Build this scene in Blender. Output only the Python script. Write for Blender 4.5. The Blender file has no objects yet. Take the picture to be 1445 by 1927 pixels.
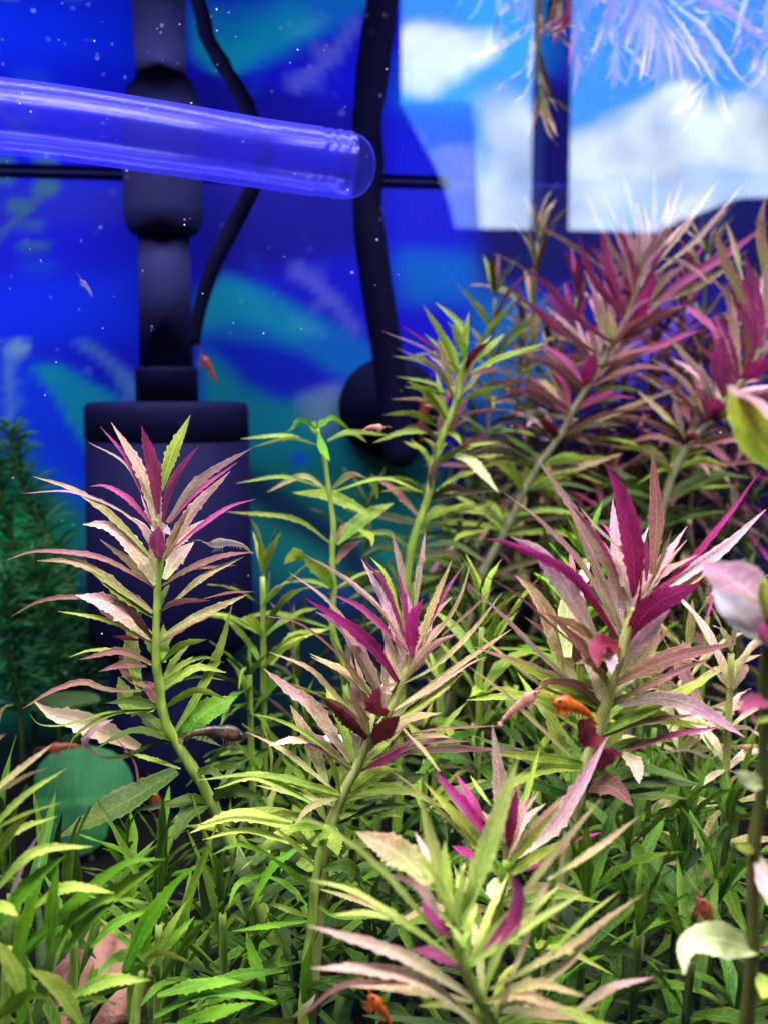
import bpy, bmesh, math, random
import numpy as np
from mathutils import Vector, Matrix
C = bpy.context.scene
COL = C.collection
R = math.radians
# ------------------------------------------------------------------ camera
FPX = 2066.0                       # focal length in photo pixels (1445 x 1927)
YAW, PITCH = R(8.0), R(5.9)
F = Vector((math.sin(YAW)*math.cos(PITCH), math.cos(YAW)*math.cos(PITCH), -math.sin(PITCH)))
XR = Vector((math.cos(YAW), -math.sin(YAW), 0))
UP = XR.cross(F)
cam_d = bpy.data.cameras.new('camera'); cam = bpy.data.objects.new('camera', cam_d); COL.objects.link(cam)
cam_d.sensor_fit = 'VERTICAL'; cam_d.sensor_height = 24
cam_d.lens = 24*FPX/1927
cam_d.clip_start = 0.005; cam_d.clip_end = 200
cam.matrix_world = Matrix(((XR.x, UP.x, -F.x, 0), (XR.y, UP.y, -F.y, 0), (XR.z, UP.z, -F.z, 0), (0, 0, 0, 1)))
cam_d.dof.use_dof = True; cam_d.dof.focus_distance = 0.235; cam_d.dof.aperture_fstop = 13
C.camera = cam
# ------------------------------------------------------------------ world and lamps
w = bpy.data.worlds.new('World'); C.world = w; w.use_nodes = True
w.node_tree.nodes['Background'].inputs[0].default_value = (0.2, 0.3, 0.6, 1)
w.node_tree.nodes['Background'].inputs[1].default_value = 0.03
def area(name, loc, sx, sy, power, col, rot=(0, 0, 0)):
    l = bpy.data.lights.new(name, 'AREA'); l.shape = 'RECTANGLE'; l.size = sx; l.size_y = sy
    l.energy = power; l.color = col
    o = bpy.data.objects.new(name, l); COL.objects.link(o); o.location = loc; o.rotation_euler = rot
    return o
area('aquarium_lamp_front', (0.06, 0.085, 0.33), 0.8, 0.05, 12.5, (0.97, 0.98, 1.0))
area('added_rear_light', (0.06, 0.34, 0.36), 0.8, 0.06, 7.5, (0.80, 0.84, 1.0))  # second lamp, added to brighten the back print
C.view_settings.view_transform = 'Standard'; C.view_settings.look = 'None'
C.view_settings.exposure = 0; C.view_settings.gamma = 1
C.render.engine = 'CYCLES'
C.cycles.max_bounces = 8; C.cycles.diffuse_bounces = 3; C.cycles.glossy_bounces = 4
C.cycles.transmission_bounces = 6; C.cycles.transparent_max_bounces = 16
C.cycles.caustics_reflective = False; C.cycles.caustics_refractive = False
# ------------------------------------------------------------------ layout constants (metres, eye at z = 0)
Y_GLASS, Y_BACK, Z_WATER, Z_FLOOR = 0.05, 0.50, 0.097, -0.165
Y_ROOM, Y_SKY = -2.5, -7.0
def ray(px, py):
    u = (px-722.5)/FPX; v = (963.5-py)/FPX
    return F + XR*u + UP*v
def at(px, py, Y):
    d = ray(px, py); return d*(Y/d.y)
def behind(px, py, Y):
    """where the sight line through a photo point lands behind the camera after mirroring in the front pane"""
    p = at(px, py, Y_GLASS); d = ray(px, py); d = Vector((d.x, -d.y, d.z))
    return p + d*((Y-p.y)/d.y)
def project(X, Y, Z):
    f = X*F.x+Y*F.y+Z*F.z
    return 722.5+FPX*(X*XR.x+Y*XR.y+Z*XR.z)/f, 963.5-FPX*(X*UP.x+Y*UP.y+Z*UP.z)/f
def mpx(Y): return Y/FPX           # metres per photo pixel at depth Y
def lin(r, g, b):
    return tuple(((c/255)/12.92 if c/255 <= .04045 else ((c/255+.055)/1.055)**2.4) for c in (r, g, b))
# ------------------------------------------------------------------ object helpers
def tag(o, label=None, cat=None, group=None, kind=None):
    if label: o['label'] = label
    if cat: o['category'] = cat
    if group: o['group'] = group
    if kind: o['kind'] = kind
    return o
def thing(name, loc, label, cat, group=None):
    o = bpy.data.objects.new(name, None); COL.objects.link(o); o.location = loc
    o.empty_display_size = 0.01
    return tag(o, label, cat, group)
def mesh_obj(name, verts, faces, mat, parent=None, uvs=None, smooth=True):
    """verts are world positions; a child keeps them through its parent's offset"""
    me = bpy.data.meshes.new(name)
    off = parent.location if parent and parent.type == 'EMPTY' else Vector((0, 0, 0))
    if parent and parent.type != 'EMPTY': off = parent_off.get(parent.name, Vector((0, 0, 0)))
    me.from_pydata([tuple(Vector(v)-off) for v in verts], [], faces)
    if uvs is not None:
        uv = me.uv_layers.new(name='UVMap')
        idx = np.empty(len(me.loops), dtype=np.int32); me.loops.foreach_get('vertex_index', idx)
        uv.data.foreach_set('uv', np.asarray(uvs, dtype=np.float32)[idx].ravel())
    if smooth: me.polygons.foreach_set('use_smooth', [True]*len(me.polygons))
    me.materials.append(mat); me.update()
    o = bpy.data.objects.new(name, me); COL.objects.link(o)
    if parent: o.parent = parent
    parent_off[o.name] = off
    return o
parent_off = {}
def catmull(P, n):
    P = [Vector(p) for p in P]
    if len(P) == 2: P = [P[0], (P[0]+P[1])/2, P[1]]
    Q = [P[0]*2-P[1]] + P + [P[-1]*2-P[-2]]
    raw = []
    for i in range(1, len(Q)-2):
        for k in range(12):
            t = k/12; a, b, c, d = Q[i-1], Q[i], Q[i+1], Q[i+2]
            raw.append(0.5*((2*b)+(c-a)*t+(2*a-5*b+4*c-d)*t*t+(3*b-a-3*c+d)*t**3))
    raw.append(P[-1])
    L = [0]
    for i in range(1, len(raw)): L.append(L[-1]+(raw[i]-raw[i-1]).length)
    out = []; j = 0
    for k in range(n+1):
        s = L[-1]*k/n
        while j < len(L)-2 and L[j+1] < s: j += 1
        t = 0 if L[j+1] == L[j] else (s-L[j])/(L[j+1]-L[j])
        out.append(raw[j].lerp(raw[j+1], min(1, t)))
    return out
def tube_data(pts, rad, seg=10, cap=True, flat=1.0, base=0):
    V, Fc = [], []
    n = len(pts); prev = None
    for i, p in enumerate(pts):
        T = (pts[min(n-1, i+1)]-pts[max(0, i-1)]).normalized()
        if prev is None:
            a = Vector((0, 1, 0)) if abs(T.y) < .9 else Vector((1, 0, 0))
            N = (a-T*a.dot(T)).normalized()
        else: N = (prev-T*prev.dot(T)).normalized()
        prev = N; B = T.cross(N)
        r = rad(i/(n-1)) if callable(rad) else rad
        for k in range(seg):
            a = 2*math.pi*k/seg
            V.append(p+N*(r*math.cos(a)*flat)+B*(r*math.sin(a)))
    for i in range(n-1):
        for k in range(seg):
            k2 = (k+1) % seg
            Fc.append((base+i*seg+k, base+i*seg+k2, base+(i+1)*seg+k2, base+(i+1)*seg+k))
    if cap:
        Fc.append(tuple(base+k for k in range(seg))[::-1]); Fc.append(tuple(base+(n-1)*seg+k for k in range(seg)))
    return V, Fc
def lathe(prof, axis_pt, seg=40):
    """prof: (radius, z) pairs about the vertical axis through axis_pt"""
    V, Fc = [], []
    for r, z in prof:
        for k in range(seg):
            a = 2*math.pi*k/seg
            V.append(Vector((axis_pt[0]+r*math.cos(a), axis_pt[1]+r*math.sin(a), z)))
    for i in range(len(prof)-1):
        for k in range(seg):
            k2 = (k+1) % seg
            Fc.append((i*seg+k, i*seg+k2, (i+1)*seg+k2, (i+1)*seg+k))
    Fc.append(tuple(range(seg))[::-1]); Fc.append(tuple((len(prof)-1)*seg+k for k in range(seg)))
    return V, Fc
def box_data(x0, x1, y0, y1, z0, z1):
    V = [(x0, y0, z0), (x1, y0, z0), (x1, y1, z0), (x0, y1, z0), (x0, y0, z1), (x1, y0, z1), (x1, y1, z1), (x0, y1, z1)]
    return V, [(0, 3, 2, 1), (4, 5, 6, 7), (0, 1, 5, 4), (1, 2, 6, 5), (2, 3, 7, 6), (3, 0, 4, 7)]
# ------------------------------------------------------------------ materials
class NT:
    def __init__(s, name):
        s.m = bpy.data.materials.new(name); s.m.use_nodes = True; s.t = s.m.node_tree; s.t.nodes.clear()
        s.out = s.n('ShaderNodeOutputMaterial')
    def n(s, typ, props=None, **inp):
        nd = s.t.nodes.new(typ)
        for k, v in (props or {}).items(): setattr(nd, k, v)
        for k, v in inp.items(): s.set(nd, k, v)
        return nd
    def set(s, nd, k, v):
        sock = nd.inputs[int(k[1:])] if k[0] == '_' and k[1:].isdigit() else nd.inputs[k.replace('_', ' ')]
        if isinstance(v, bpy.types.NodeSocket): s.t.links.new(v, sock)
        else: sock.default_value = v
    def math(s, op, a, b=0.0, clamp=False):
        return s.n('ShaderNodeMath', {'operation': op, 'use_clamp': clamp}, _0=a, _1=b).outputs[0]
    def mix(s, f, a, b, blend='MIX'):
        nd = s.n('ShaderNodeMix', {'data_type': 'RGBA', 'blend_type': blend})
        s.set(nd, '_0', f)
        for i, v in ((6, a), (7, b)):
            if isinstance(v, bpy.types.NodeSocket): s.t.links.new(v, nd.inputs[i])
            else: nd.inputs[i].default_value = (*v, 1) if len(v) == 3 else v
        return nd.outputs[2]
    def sm(s, v, a, b):
        nd = s.n('ShaderNodeMapRange', {'interpolation_type': 'SMOOTHSTEP'})
        s.set(nd, '_0', v); s.set(nd, '_1', a); s.set(nd, '_2', b); return nd.outputs[0]
    def end(s, shader): s.t.links.new(shader, s.out.inputs[0]); return s.m
def leaf_mat(name, base, tip, fleck, mott=.5, under=None, trans=.30, rough=.50):
    t = NT(name)
    uv = t.n('ShaderNodeUVMap', {'uv_map': 'UVMap'}).outputs[0]
    sep = t.n('ShaderNodeSeparateXYZ', _0=uv); u, v = sep.outputs[0], sep.outputs[1]
    rnd = t.n('ShaderNodeObjectInfo').outputs['Random']
    r10 = t.math('MULTIPLY', rnd, 37.0)
    mp = t.n('ShaderNodeMapping', _0=uv); mp.inputs['Scale'].default_value = (30, 7, 1)
    no = t.n('ShaderNodeTexNoise', {'noise_dimensions': '4D'}, Vector=mp.outputs[0], W=r10, Scale=1.0, Detail=4.0, Roughness=.65)
    mp2 = t.n('ShaderNodeMapping', _0=uv); mp2.inputs['Scale'].default_value = (3, 1, 1)
    no2 = t.n('ShaderNodeTexNoise', {'noise_dimensions': '4D'}, Vector=mp2.outputs[0], W=r10, Scale=1.0, Detail=2.0)
    av = t.math('ABSOLUTE', t.math('SUBTRACT', v, .5))            # 0 at the midrib, .5 at the edge
    g = t.math('ADD', u, t.math('MULTIPLY', t.math('SUBTRACT', no2.outputs[0], .5), .5))
    col = t.mix(t.sm(g, .05, .75), base, tip)
    col = t.mix(t.math('MULTIPLY', t.sm(no.outputs[0], .50, .62), mott), col, fleck)
    # side veins: stripes slanting forward from the midrib
    sv = t.math('SINE', t.math('MULTIPLY', t.math('SUBTRACT', u, t.math('MULTIPLY', av, .22)), 95.0))
    vein = t.math('MULTIPLY', t.sm(sv, .75, 1.0), .28)
    col = t.mix(vein, col, fleck)
    rib = t.math('SUBTRACT', 1.0, t.sm(av, .015, .06))
    col = t.mix(t.math('MULTIPLY', rib, .5), col, fleck)
    col = t.mix(t.math('MULTIPLY', t.sm(av, .40, .49), .55), col, fleck)
    dark = t.sm(no2.outputs[0], .30, .52)
    col = t.mix(t.math('MULTIPLY', t.math('SUBTRACT', 1.0, dark), .35), col, tuple(c*.45 for c in base))
    if under is not None:
        bf = t.n('ShaderNodeNewGeometry').outputs['Backfacing']
        col = t.mix(t.math('MULTIPLY', bf, .8), col, under)
    hs = t.n('ShaderNodeHueSaturation', Color=col)
    t.set(hs, 'Hue', t.math('ADD', .485, t.math('MULTIPLY', rnd, .03)))
    r2 = t.math('FRACT', t.math('MULTIPLY', rnd, 17.3))
    t.set(hs, 'Value', t.math('ADD', .80, t.math('MULTIPLY', r2, .4)))
    hgt = t.math('ADD', t.math('MULTIPLY', no.outputs[0], .6), t.math('MULTIPLY', t.math('ADD', vein, rib), -.8))
    bump = t.n('ShaderNodeBump', Strength=.35, Distance=.0004, Height=hgt)
    p = t.n('ShaderNodeBsdfPrincipled', Base_Color=hs.outputs[0], Roughness=rough, Normal=bump.outputs[0])
    p.inputs['Specular IOR Level'].default_value = .22
    tr = t.n('ShaderNodeBsdfTranslucent', Color=hs.outputs[0])
    return t.end(t.n('ShaderNodeMixShader', _0=trans, _1=p.outputs[0], _2=tr.outputs[0]).outputs[0])
def plain(name, col, rough=.5, spec=.4, noise=.15, scale=60, bump=0.1, dist=.0006, metal=0):
    t = NT(name)
    tc = t.n('ShaderNodeTexCoord').outputs['Object']
    no = t.n('ShaderNodeTexNoise', Vector=tc, Scale=scale, Detail=5.0, Roughness=.6)
    c = t.mix(no.outputs[0], tuple(x*(1-noise*2) for x in col), tuple(min(1, x*(1+noise*2)) for x in col))
    b = t.n('ShaderNodeBump', Strength=bump, Distance=dist, Height=no.outputs[0])
    p = t.n('ShaderNodeBsdfPrincipled', Base_Color=c, Roughness=rough, Metallic=metal, Normal=b.outputs[0])
    p.inputs['Specular IOR Level'].default_value = spec
    return t.end(p.outputs[0])
LM = {
 'p': leaf_mat('leaf_pink', (.52, .40, .24), (.76, .31, .47), (.98, .76, .83), .65),
 'k': leaf_mat('leaf_peach', (.44, .39, .14), (.66, .31, .29), (.96, .75, .64), .65),
 'm': leaf_mat('leaf_magenta', (.29, .04, .10), (.40, .04, .18), (.58, .15, .32), .3),
 'v': leaf_mat('leaf_violet_magenta', (.32, .012, .08), (.48, .025, .22), (.60, .09, .30), .3),
 'M': leaf_mat('leaf_maroon', (.16, .010, .030), (.22, .016, .06), (.32, .04, .10), .3, trans=.15),
 'o': leaf_mat('leaf_olive_bronze', (.28, .32, .06), (.42, .24, .12), (.78, .64, .36), .65),
 'n': leaf_mat('leaf_brown', (.18, .10, .045), (.25, .07, .085), (.46, .24, .20), .45),
 'y': leaf_mat('leaf_yellow_green', (.22, .42, .02), (.44, .56, .05), (.80, .88, .26), .5),
 'g': leaf_mat('leaf_olive_green', (.11, .25, .006), (.22, .29, .022), (.48, .52, .10), .55),
 'l': leaf_mat('leaf_fresh_green', (.042, .19, .002), (.115, .31, .004), (.28, .45, .02), .45, trans=.35),
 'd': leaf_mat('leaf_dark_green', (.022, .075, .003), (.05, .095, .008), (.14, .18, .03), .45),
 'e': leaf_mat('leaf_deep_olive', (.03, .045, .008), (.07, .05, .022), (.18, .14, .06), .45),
 'L': leaf_mat('leaf_shade_green', (.024, .088, .002), (.056, .135, .003), (.18, .28, .015), .4, trans=.25, rough=.6),  # darker copy of fresh green: undergrowth shade put into the colour
 'D': leaf_mat('leaf_shade_dark', (.008, .032, .002), (.022, .050, .003), (.06, .09, .012), .4, trans=.2, rough=.6),  # darker copy of dark green, shade painted in likewise
 'Y': leaf_mat('leaf_lit_yellow_green', (.34, .56, .03), (.60, .70, .11), (.92, .95, .50), .55, trans=.45),  # brighter copy of yellow green: light on the front shoot put into colour
 'w': leaf_mat('leaf_pale', (.50, .52, .32), (.82, .70, .84), (.95, .92, .95), .5),
 'c': leaf_mat('leaf_cream_green', (.42, .52, .14), (.66, .70, .32), (.92, .92, .60), .5),
}
def stem_mat(name, a, b):
    t = NT(name)
    tc = t.n('ShaderNodeTexCoord').outputs['Object']
    mp = t.n('ShaderNodeMapping', _0=tc); mp.inputs['Scale'].default_value = (900, 900, 60)
    no = t.n('ShaderNodeTexNoise', Vector=mp.outputs[0], Scale=1.0, Detail=3.0)
    c = t.mix(t.sm(no.outputs[0], .35, .7), a, b)
    bp = t.n('ShaderNodeBump', Strength=.3, Distance=.0003, Height=no.outputs[0])
    p = t.n('ShaderNodeBsdfPrincipled', Base_Color=c, Roughness=.4, Normal=bp.outputs[0])
    p.inputs['Specular IOR Level'].default_value = .4
    tr = t.n('ShaderNodeBsdfTranslucent', Color=c)
    return t.end(t.n('ShaderNodeMixShader', _0=.2, _1=p.outputs[0], _2=tr.outputs[0]).outputs[0])
SM = {'g': stem_mat('stem_green', (.20, .32, .03), (.38, .46, .10)),
      'o': stem_mat('stem_olive', (.30, .34, .08), (.48, .46, .18)),
      'b': stem_mat('stem_greyish', (.15, .16, .08), (.28, .25, .14)),
      'r': stem_mat('stem_reddish', (.07, .10, .015), (.14, .12, .03)),
      'd': stem_mat('stem_dark', (.05, .09, .015), (.10, .12, .03))}
# ------------------------------------------------------------------ the setting: tank, water, print, floor
def front_glass_mat():
    t = NT('aquarium_front_glass')
    tr = t.n('ShaderNodeBsdfTransparent', Color=(1, 1, 1, 1)); gl = t.n('ShaderNodeBsdfGlossy', Color=(1, 1, 1, 1), Roughness=0.0)
    fr = t.n('ShaderNodeLayerWeight', Blend=.5).outputs['Facing']
    f = t.math('ADD', .22, t.math('MULTIPLY', t.math('POWER', fr, 3.0), .5))
    return t.end(t.n('ShaderNodeMixShader', _0=f, _1=tr.outputs[0], _2=gl.outputs[0]).outputs[0])
def water_mat():
    t = NT('water_surface_film')
    tc = t.n('ShaderNodeTexCoord').outputs['Object']
    no = t.n('ShaderNodeTexNoise', Vector=tc, Scale=22.0, Detail=1.0)
    bp = t.n('ShaderNodeBump', Strength=.10, Distance=.004, Height=no.outputs[0])
    fr = t.n('ShaderNodeFresnel', IOR=1.333)
    tr = t.n('ShaderNodeBsdfTransparent', Color=(1, 1, 1, 1))
    gl = t.n('ShaderNodeBsdfGlossy', Color=(.96, .97, 1, 1), Roughness=0.0, Normal=bp.outputs[0])
    return t.end(t.n('ShaderNodeMixShader', _0=fr.outputs[0], _1=tr.outputs[0], _2=gl.outputs[0]).outputs[0])
tank = thing('aquarium', (0.05, 0.27, Z_FLOOR), 'glass aquarium tank whose front pane mirrors a bright window', 'aquarium')
XL, XRT = -0.42, 0.52
V, Fc = box_data(XL, XRT, Y_GLASS, Y_GLASS, Z_FLOOR-.03, .16)
mesh_obj('front_pane', [(XL, Y_GLASS, Z_FLOOR-.03), (XRT, Y_GLASS, Z_FLOOR-.03), (XRT, Y_GLASS, .17), (XL, Y_GLASS, .17)], [(0, 1, 2, 3)], front_glass_mat(), tank, smooth=False)
ws = mesh_obj('water_surface', [(XL, Y_GLASS+.001, Z_WATER), (XRT, Y_GLASS+.001, Z_WATER), (XRT, Y_BACK-.0005, Z_WATER), (XL, Y_BACK-.0005, Z_WATER)], [(0, 1, 2, 3)], water_mat(), smooth=False)
tag(ws, kind='structure')
# waterline seam on the back pane
V, Fc = box_data(XL, at(845, 340, Y_BACK).x, Y_BACK-.0016, Y_BACK-.0004, Z_WATER-.0004, Z_WATER+.0003)
mesh_obj('waterline_seam', V, Fc, plain('dark_seam', (.008, .01, .05), .5), tank, smooth=False)
# --- printed background: print colours with light falloff painted in, as soft shapes on a grid
def poster_raster():
    W_, H_ = 390, 500; sc = 4.0; ox, oy = -60, 0
    yy, xx = np.mgrid[0:H_, 0:W_]; PX = xx*sc+ox; PY = yy*sc+oy
    img = np.zeros((H_, W_, 3)); img[:] = lin(8, 14, 208)
    def blur(a, r):
        for _ in range(2):
            for ax in (0, 1):
                k = max(1, int(r/sc)); p = np.pad(a, [(k, k) if i == ax else (0, 0) for i in range(2)], mode='edge')
                c = np.cumsum(p, axis=ax); c = np.insert(c, 0, 0, axis=ax); n = 2*k+1
                a = (c[n:, :]-c[:-n, :])/n if ax == 0 else (c[:, n:]-c[:, :-n])/n
        return a
    def put(mask, col, r, op=1.0):
        m = blur(mask.astype(float), r)[..., None]*op
        img[:] = img*(1-m)+np.array(lin(*col))*m
    def poly(pts, col, r=6, op=1.0):
        m = np.zeros((H_, W_), bool); n = len(pts)
        for i in range(n):
            (x1, y1), (x2, y2) = pts[i], pts[(i+1) % n]
            if y1 == y2: continue
            c = ((y1 > PY) != (y2 > PY)) & (PX < (x2-x1)*(PY-y1)/(y2-y1)+x1); m ^= c
        put(m, col, r, op)
    def ell(cx, cy, rx, ry, col, r=6, op=1.0): put(((PX-cx)/rx)**2+((PY-cy)/ry)**2 < 1, col, r, op)
    def stroke(pts, wd, col, r=4, op=1.0):
        m = np.zeros((H_, W_), bool)
        for (x1, y1), (x2, y2) in zip(pts, pts[1:]):
            L2 = (x2-x1)**2+(y2-y1)**2; t = np.clip(((PX-x1)*(x2-x1)+(PY-y1)*(y2-y1))/L2, 0, 1)
            m |= (PX-x1-t*(x2-x1))**2+(PY-y1-t*(y2-y1))**2 < (wd/2)**2
        put(m, col, r, op)
    poly([(-60, 540), (270, 470), (275, 640), (-60, 660)], (0, 48, 255), 28)
    poly([(-60, 640), (170, 700), (170, 960), (-60, 960)], (0, 60, 250), 20)
    poly([(370, 300), (720, 300), (720, 470), (520, 500), (370, 520)], (12, 8, 145), 22)
    poly([(-60, 345), (245, 345), (245, 415), (-60, 425)], (28, 36, 185), 10, .8)
    ell(150, 480, 110, 40, (6, 14, 215), 20, .8)
    # left leaves and coral of the print
    poly([(55, 685), (120, 688), (250, 765), (262, 800), (165, 850), (128, 790), (90, 730)], (0, 150, 190), 7)
    poly([(138, 640), (165, 640), (275, 720), (275, 775), (235, 748), (205, 690)], (75, 125, 215), 6)
    ell(30, 655, 22, 18, (130, 180, 215), 7); stroke([(30, 660), (15, 700), (22, 760), (10, 800)], 16, (90, 140, 220), 6)
    stroke([(-5, 730), (40, 715)], 10, (60, 110, 230), 5); stroke([(-5, 760), (40, 755)], 10, (60, 110, 230), 5)
    stroke([(-20, 460), (30, 410), (95, 345)], 12, (62, 100, 120), 6, .8)
    for a in ((85, 350, 26, 16), (30, 385, 22, 14), (60, 425, 26, 7), (60, 462, 36, 9), (12, 330, 16, 20)): ell(*a, (55, 110, 110), 5, .75)
    ell(70, 500, 40, 10, (20, 90, 220), 8, .6)
    # centre: sweeping teal leaves
    poly([(368, 545), (410, 520), (470, 530), (600, 590), (700, 650), (745, 720), (740, 790), (690, 740), (560, 660), (430, 640), (368, 640)], (0, 108, 205), 10)
    poly([(372, 560), (425, 515), (520, 560), (610, 620), (560, 640), (450, 600), (372, 612)], (0, 155, 195), 10)
    poly([(378, 650), (430, 690), (520, 745), (600, 760), (680, 750), (700, 800), (830, 880), (830, 1010), (455, 1010), (378, 800)], (0, 138, 165), 12)
    poly([(470, 850), (830, 860), (830, 1120), (455, 1120)], (0, 112, 112), 30)
    poly([(560, 740), (640, 720), (662, 790), (610, 815), (575, 790)], (120, 150, 190), 9, .8)
    ell(520, 705, 75, 32, (0, 36, 205), 12); ell(480, 670, 50, 22, (0, 40, 210), 10); ell(563, 862, 17, 14, (0, 70, 235), 5); ell(525, 740, 14, 12, (0, 50, 215), 6)
    stroke([(555, 500), (600, 540), (640, 580), (668, 620)], 24, (85, 92, 215), 7, .9)
    stroke([(545, 520), (595, 535)], 12, (85, 92, 215), 5, .8); stroke([(600, 500), (598, 540)], 12, (85, 92, 215), 5, .8)
    stroke([(590, 575), (640, 560)], 14, (85, 92, 215), 5, .8); stroke([(550, 600), (610, 630)], 12, (70, 150, 215), 5, .7)
    stroke([(470, 480), (530, 600)], 10, (10, 70, 220), 10, .6)
    # right: behind the plants
    poly([(742, 330), (850, 330), (850, 445), (742, 445)], (18, 24, 205), 14)
    poly([(740, 470), (900, 475), (990, 560), (750, 575)], (0, 100, 205), 18)
    poly([(742, 580), (900, 590), (880, 690), (745, 680)], (18, 14, 215), 14)
    poly([(900, 540), (1060, 560), (1050, 820), (930, 840), (860, 700)], (0, 105, 185), 20)
    poly([(1050, 540), (1500, 520), (1500, 780), (1050, 800)], (18, 24, 140), 25)
    poly([(880, 320), (1500, 320), (1500, 545), (900, 545)], (12, 10, 96), 22)
    for a in ((1200, 640, 45, 40), (1260, 600, 50, 35), (1160, 720, 26, 34), (1250, 690, 40, 20)): ell(*a, (120, 96, 250), 8, .85)
    poly([(840, 800), (1500, 790), (1500, 1500), (840, 1500)], (6, 10, 74), 30)
    stroke([(460, 905), (560, 970), (650, 1030), (700, 1100)], 60, (0, 36, 72), 14)
    # lower left: hazy green of the plants there, painted into the print
    poly([(-60, 850), (30, 830), (90, 900), (180, 960), (180, 1500), (-60, 1500)], (0, 110, 90), 25)
    ell(20, 1030, 60, 90, (0, 175, 85), 22, .9); ell(120, 1190, 70, 60, (0, 120, 125), 20, .8)
    poly([(160, 1080), (840, 1110), (840, 1600), (160, 1600)], (0, 34, 52), 40)  # dark toward the floor: fading light painted into the print
    poly([(-60, 1350), (1500, 1350), (1500, 2000), (-60, 2000)], (2, 18, 30), 30)
    return img, sc, ox, oy
def grid(name, nx, nz, fn, mat, parent=None):
    V = [fn(i/nx, j/nz) for j in range(nz+1) for i in range(nx+1)]
    Fc = [(j*(nx+1)+i, j*(nx+1)+i+1, (j+1)*(nx+1)+i+1, (j+1)*(nx+1)+i) for j in range(nz) for i in range(nx)]
    return mesh_obj(name, V, Fc, mat, parent, smooth=True)
def attr_mat(name, emit=None, rough=.6):
    t = NT(name); a = t.n('ShaderNodeAttribute', {'attribute_name': 'print'}).outputs[0]
    if emit: return t.end(t.n('ShaderNodeEmission', Color=a, Strength=emit).outputs[0])
    p = t.n('ShaderNodeBsdfPrincipled', Base_Color=a, Roughness=rough); p.inputs['Specular IOR Level'].default_value = .2
    return t.end(p.outputs[0])
def colour(o, cols):
    at_ = o.data.attributes.new('print', 'FLOAT_COLOR', 'POINT')
    at_.data.foreach_set('color', np.concatenate([cols, np.ones((len(cols), 1))], 1).astype(np.float32).ravel())
post = grid('background_poster', 260, 110, lambda u, v: (XL+(XRT-XL)*u, Y_BACK, Z_FLOOR-.02+(.14-Z_FLOOR+.02)*v), attr_mat('printed_background'))
tag(post, 'deep blue printed underwater scene with teal leaves covering the back of the tank', 'background print')
img, sc, ox, oy = poster_raster()
cols = np.zeros((len(post.data.vertices), 3))
for i, v in enumerate(post.data.vertices):
    px, py = project(*v.co)
    cols[i] = img[int(min(max((py-oy)/sc, 84), 499)), int(min(max((px-ox)/sc, 0), 389))]
colour(post, cols)
rng = random.Random(5)
from mathutils import noise as mn
def floor_pt(u, v):
    x = XL+(XRT-XL)*u; y = Y_GLASS+.001+(Y_BACK-.002-Y_GLASS)*v
    return (x, y, Z_FLOOR+.010*mn.noise((x*18, y*18, 0))+.004*mn.noise((x*120, y*120, 3)))
tag(grid('substrate', 110, 60, floor_pt, plain('dark_aqua_soil', (.005, .004, .004), 1.0, .0, .4, 400, .6, .002)), kind='structure')
# ------------------------------------------------------------------ window and sky behind the camera (seen mirrored in the front pane)
def sky_cols(o):
    out = np.zeros((len(o.data.vertices), 3))
    def fbm(x, y, s=0.0):
        a, f, r = .5, 1.0, 0.0
        for k in range(5): r += a*mn.noise((x*f, y*f, s+k*7.1)); a *= .5; f *= 2.03
        return r
    blobs = [(815, 120, 95, 70, 1.0), (960, 330, 70, 150, .8), (1150, 285, 120, 50, .9), (1250, 240, 120, 55, .9), (1400, 260, 110, 75, .9),
             (1250, 330, 420, 70, .62), (1110, 370, 260, 60, .6), (1290, 395, 60, 35, .9), (1090, 430, 70, 30, .8), (600, 260, 160, 70, .8), (1650, 150, 200, 80, .9), (1700, 380, 300, 60, .7), (300, 60, 220, 80, .7), (1150, -260, 260, 90, .8), (500, -300, 200, 70, .7), (1900, -200, 260, 90, .7), (780, 330, 120, 60, .5)]
    for i, v in enumerate(o.data.vertices):
        x, y, z = v.co
        # photo point whose mirrored sight line lands here
        my = 2*Y_GLASS-y; px, py = project(x, my, z)
        px2 = px+110*fbm(x*1.6, z*1.6, 1.0); py2 = py+90*fbm(x*1.6, z*1.6, 9.0)
        d = 0.0
        for cx, cy, rx, ry, s in blobs:
            q = ((px2-cx)/rx)**2+((py2-cy)/ry)**2
            d = max(d, s*max(0.0, min(1.0, (1.35-q)/.75)))
        d = min(1, max(0, d+.75*d*fbm(x*2.4, z*2.4, 4.0)))
        if py > 380: d = max(d, .35)
        h = min(1, max(0, (py+200)/640))
        blue = np.array((.030+.05*h, .26+.14*h, .93+.05*h))
        shade = min(1, max(0, .62+1.5*fbm(x*1.8+5, z*2.2, 2.0)))
        white = np.array((.80, .92, 1.0))*(.60+.62*shade)
        out[i] = blue*(1-d)+white*d
    colour(o, out)
A0 = behind(-200, -500, Y_SKY); A1 = behind(2400, 700, Y_SKY)
sky = grid('sky', 150, 90, lambda u, v: (A0.x+(A1.x-A0.x)*u, Y_SKY, A1.z+(A0.z-A1.z)*v), attr_mat('daylight_sky', emit=4.4))
tag(sky, kind='structure'); sky_cols(sky)
def wx(px, py=250): return behind(px, py, Y_ROOM).x
def wz(py, px=1000): return behind(px, py, Y_ROOM).z
win = thing('window', (wx(1033), Y_ROOM, wz(437)), 'bright two-pane window mirrored in the tank glass, sky and clouds beyond', 'window')
frame_m = plain('window_frame_paint', (.03, .03, .05), .6); wall_m = plain('dim_room_wall', (.03, .03, .05), .9)
x0, x1, x2, x3 = wx(748), wx(1011), wx(1060), wx(1620); zt, zb = wz(-170), wz(438)
fr = .05
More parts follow.
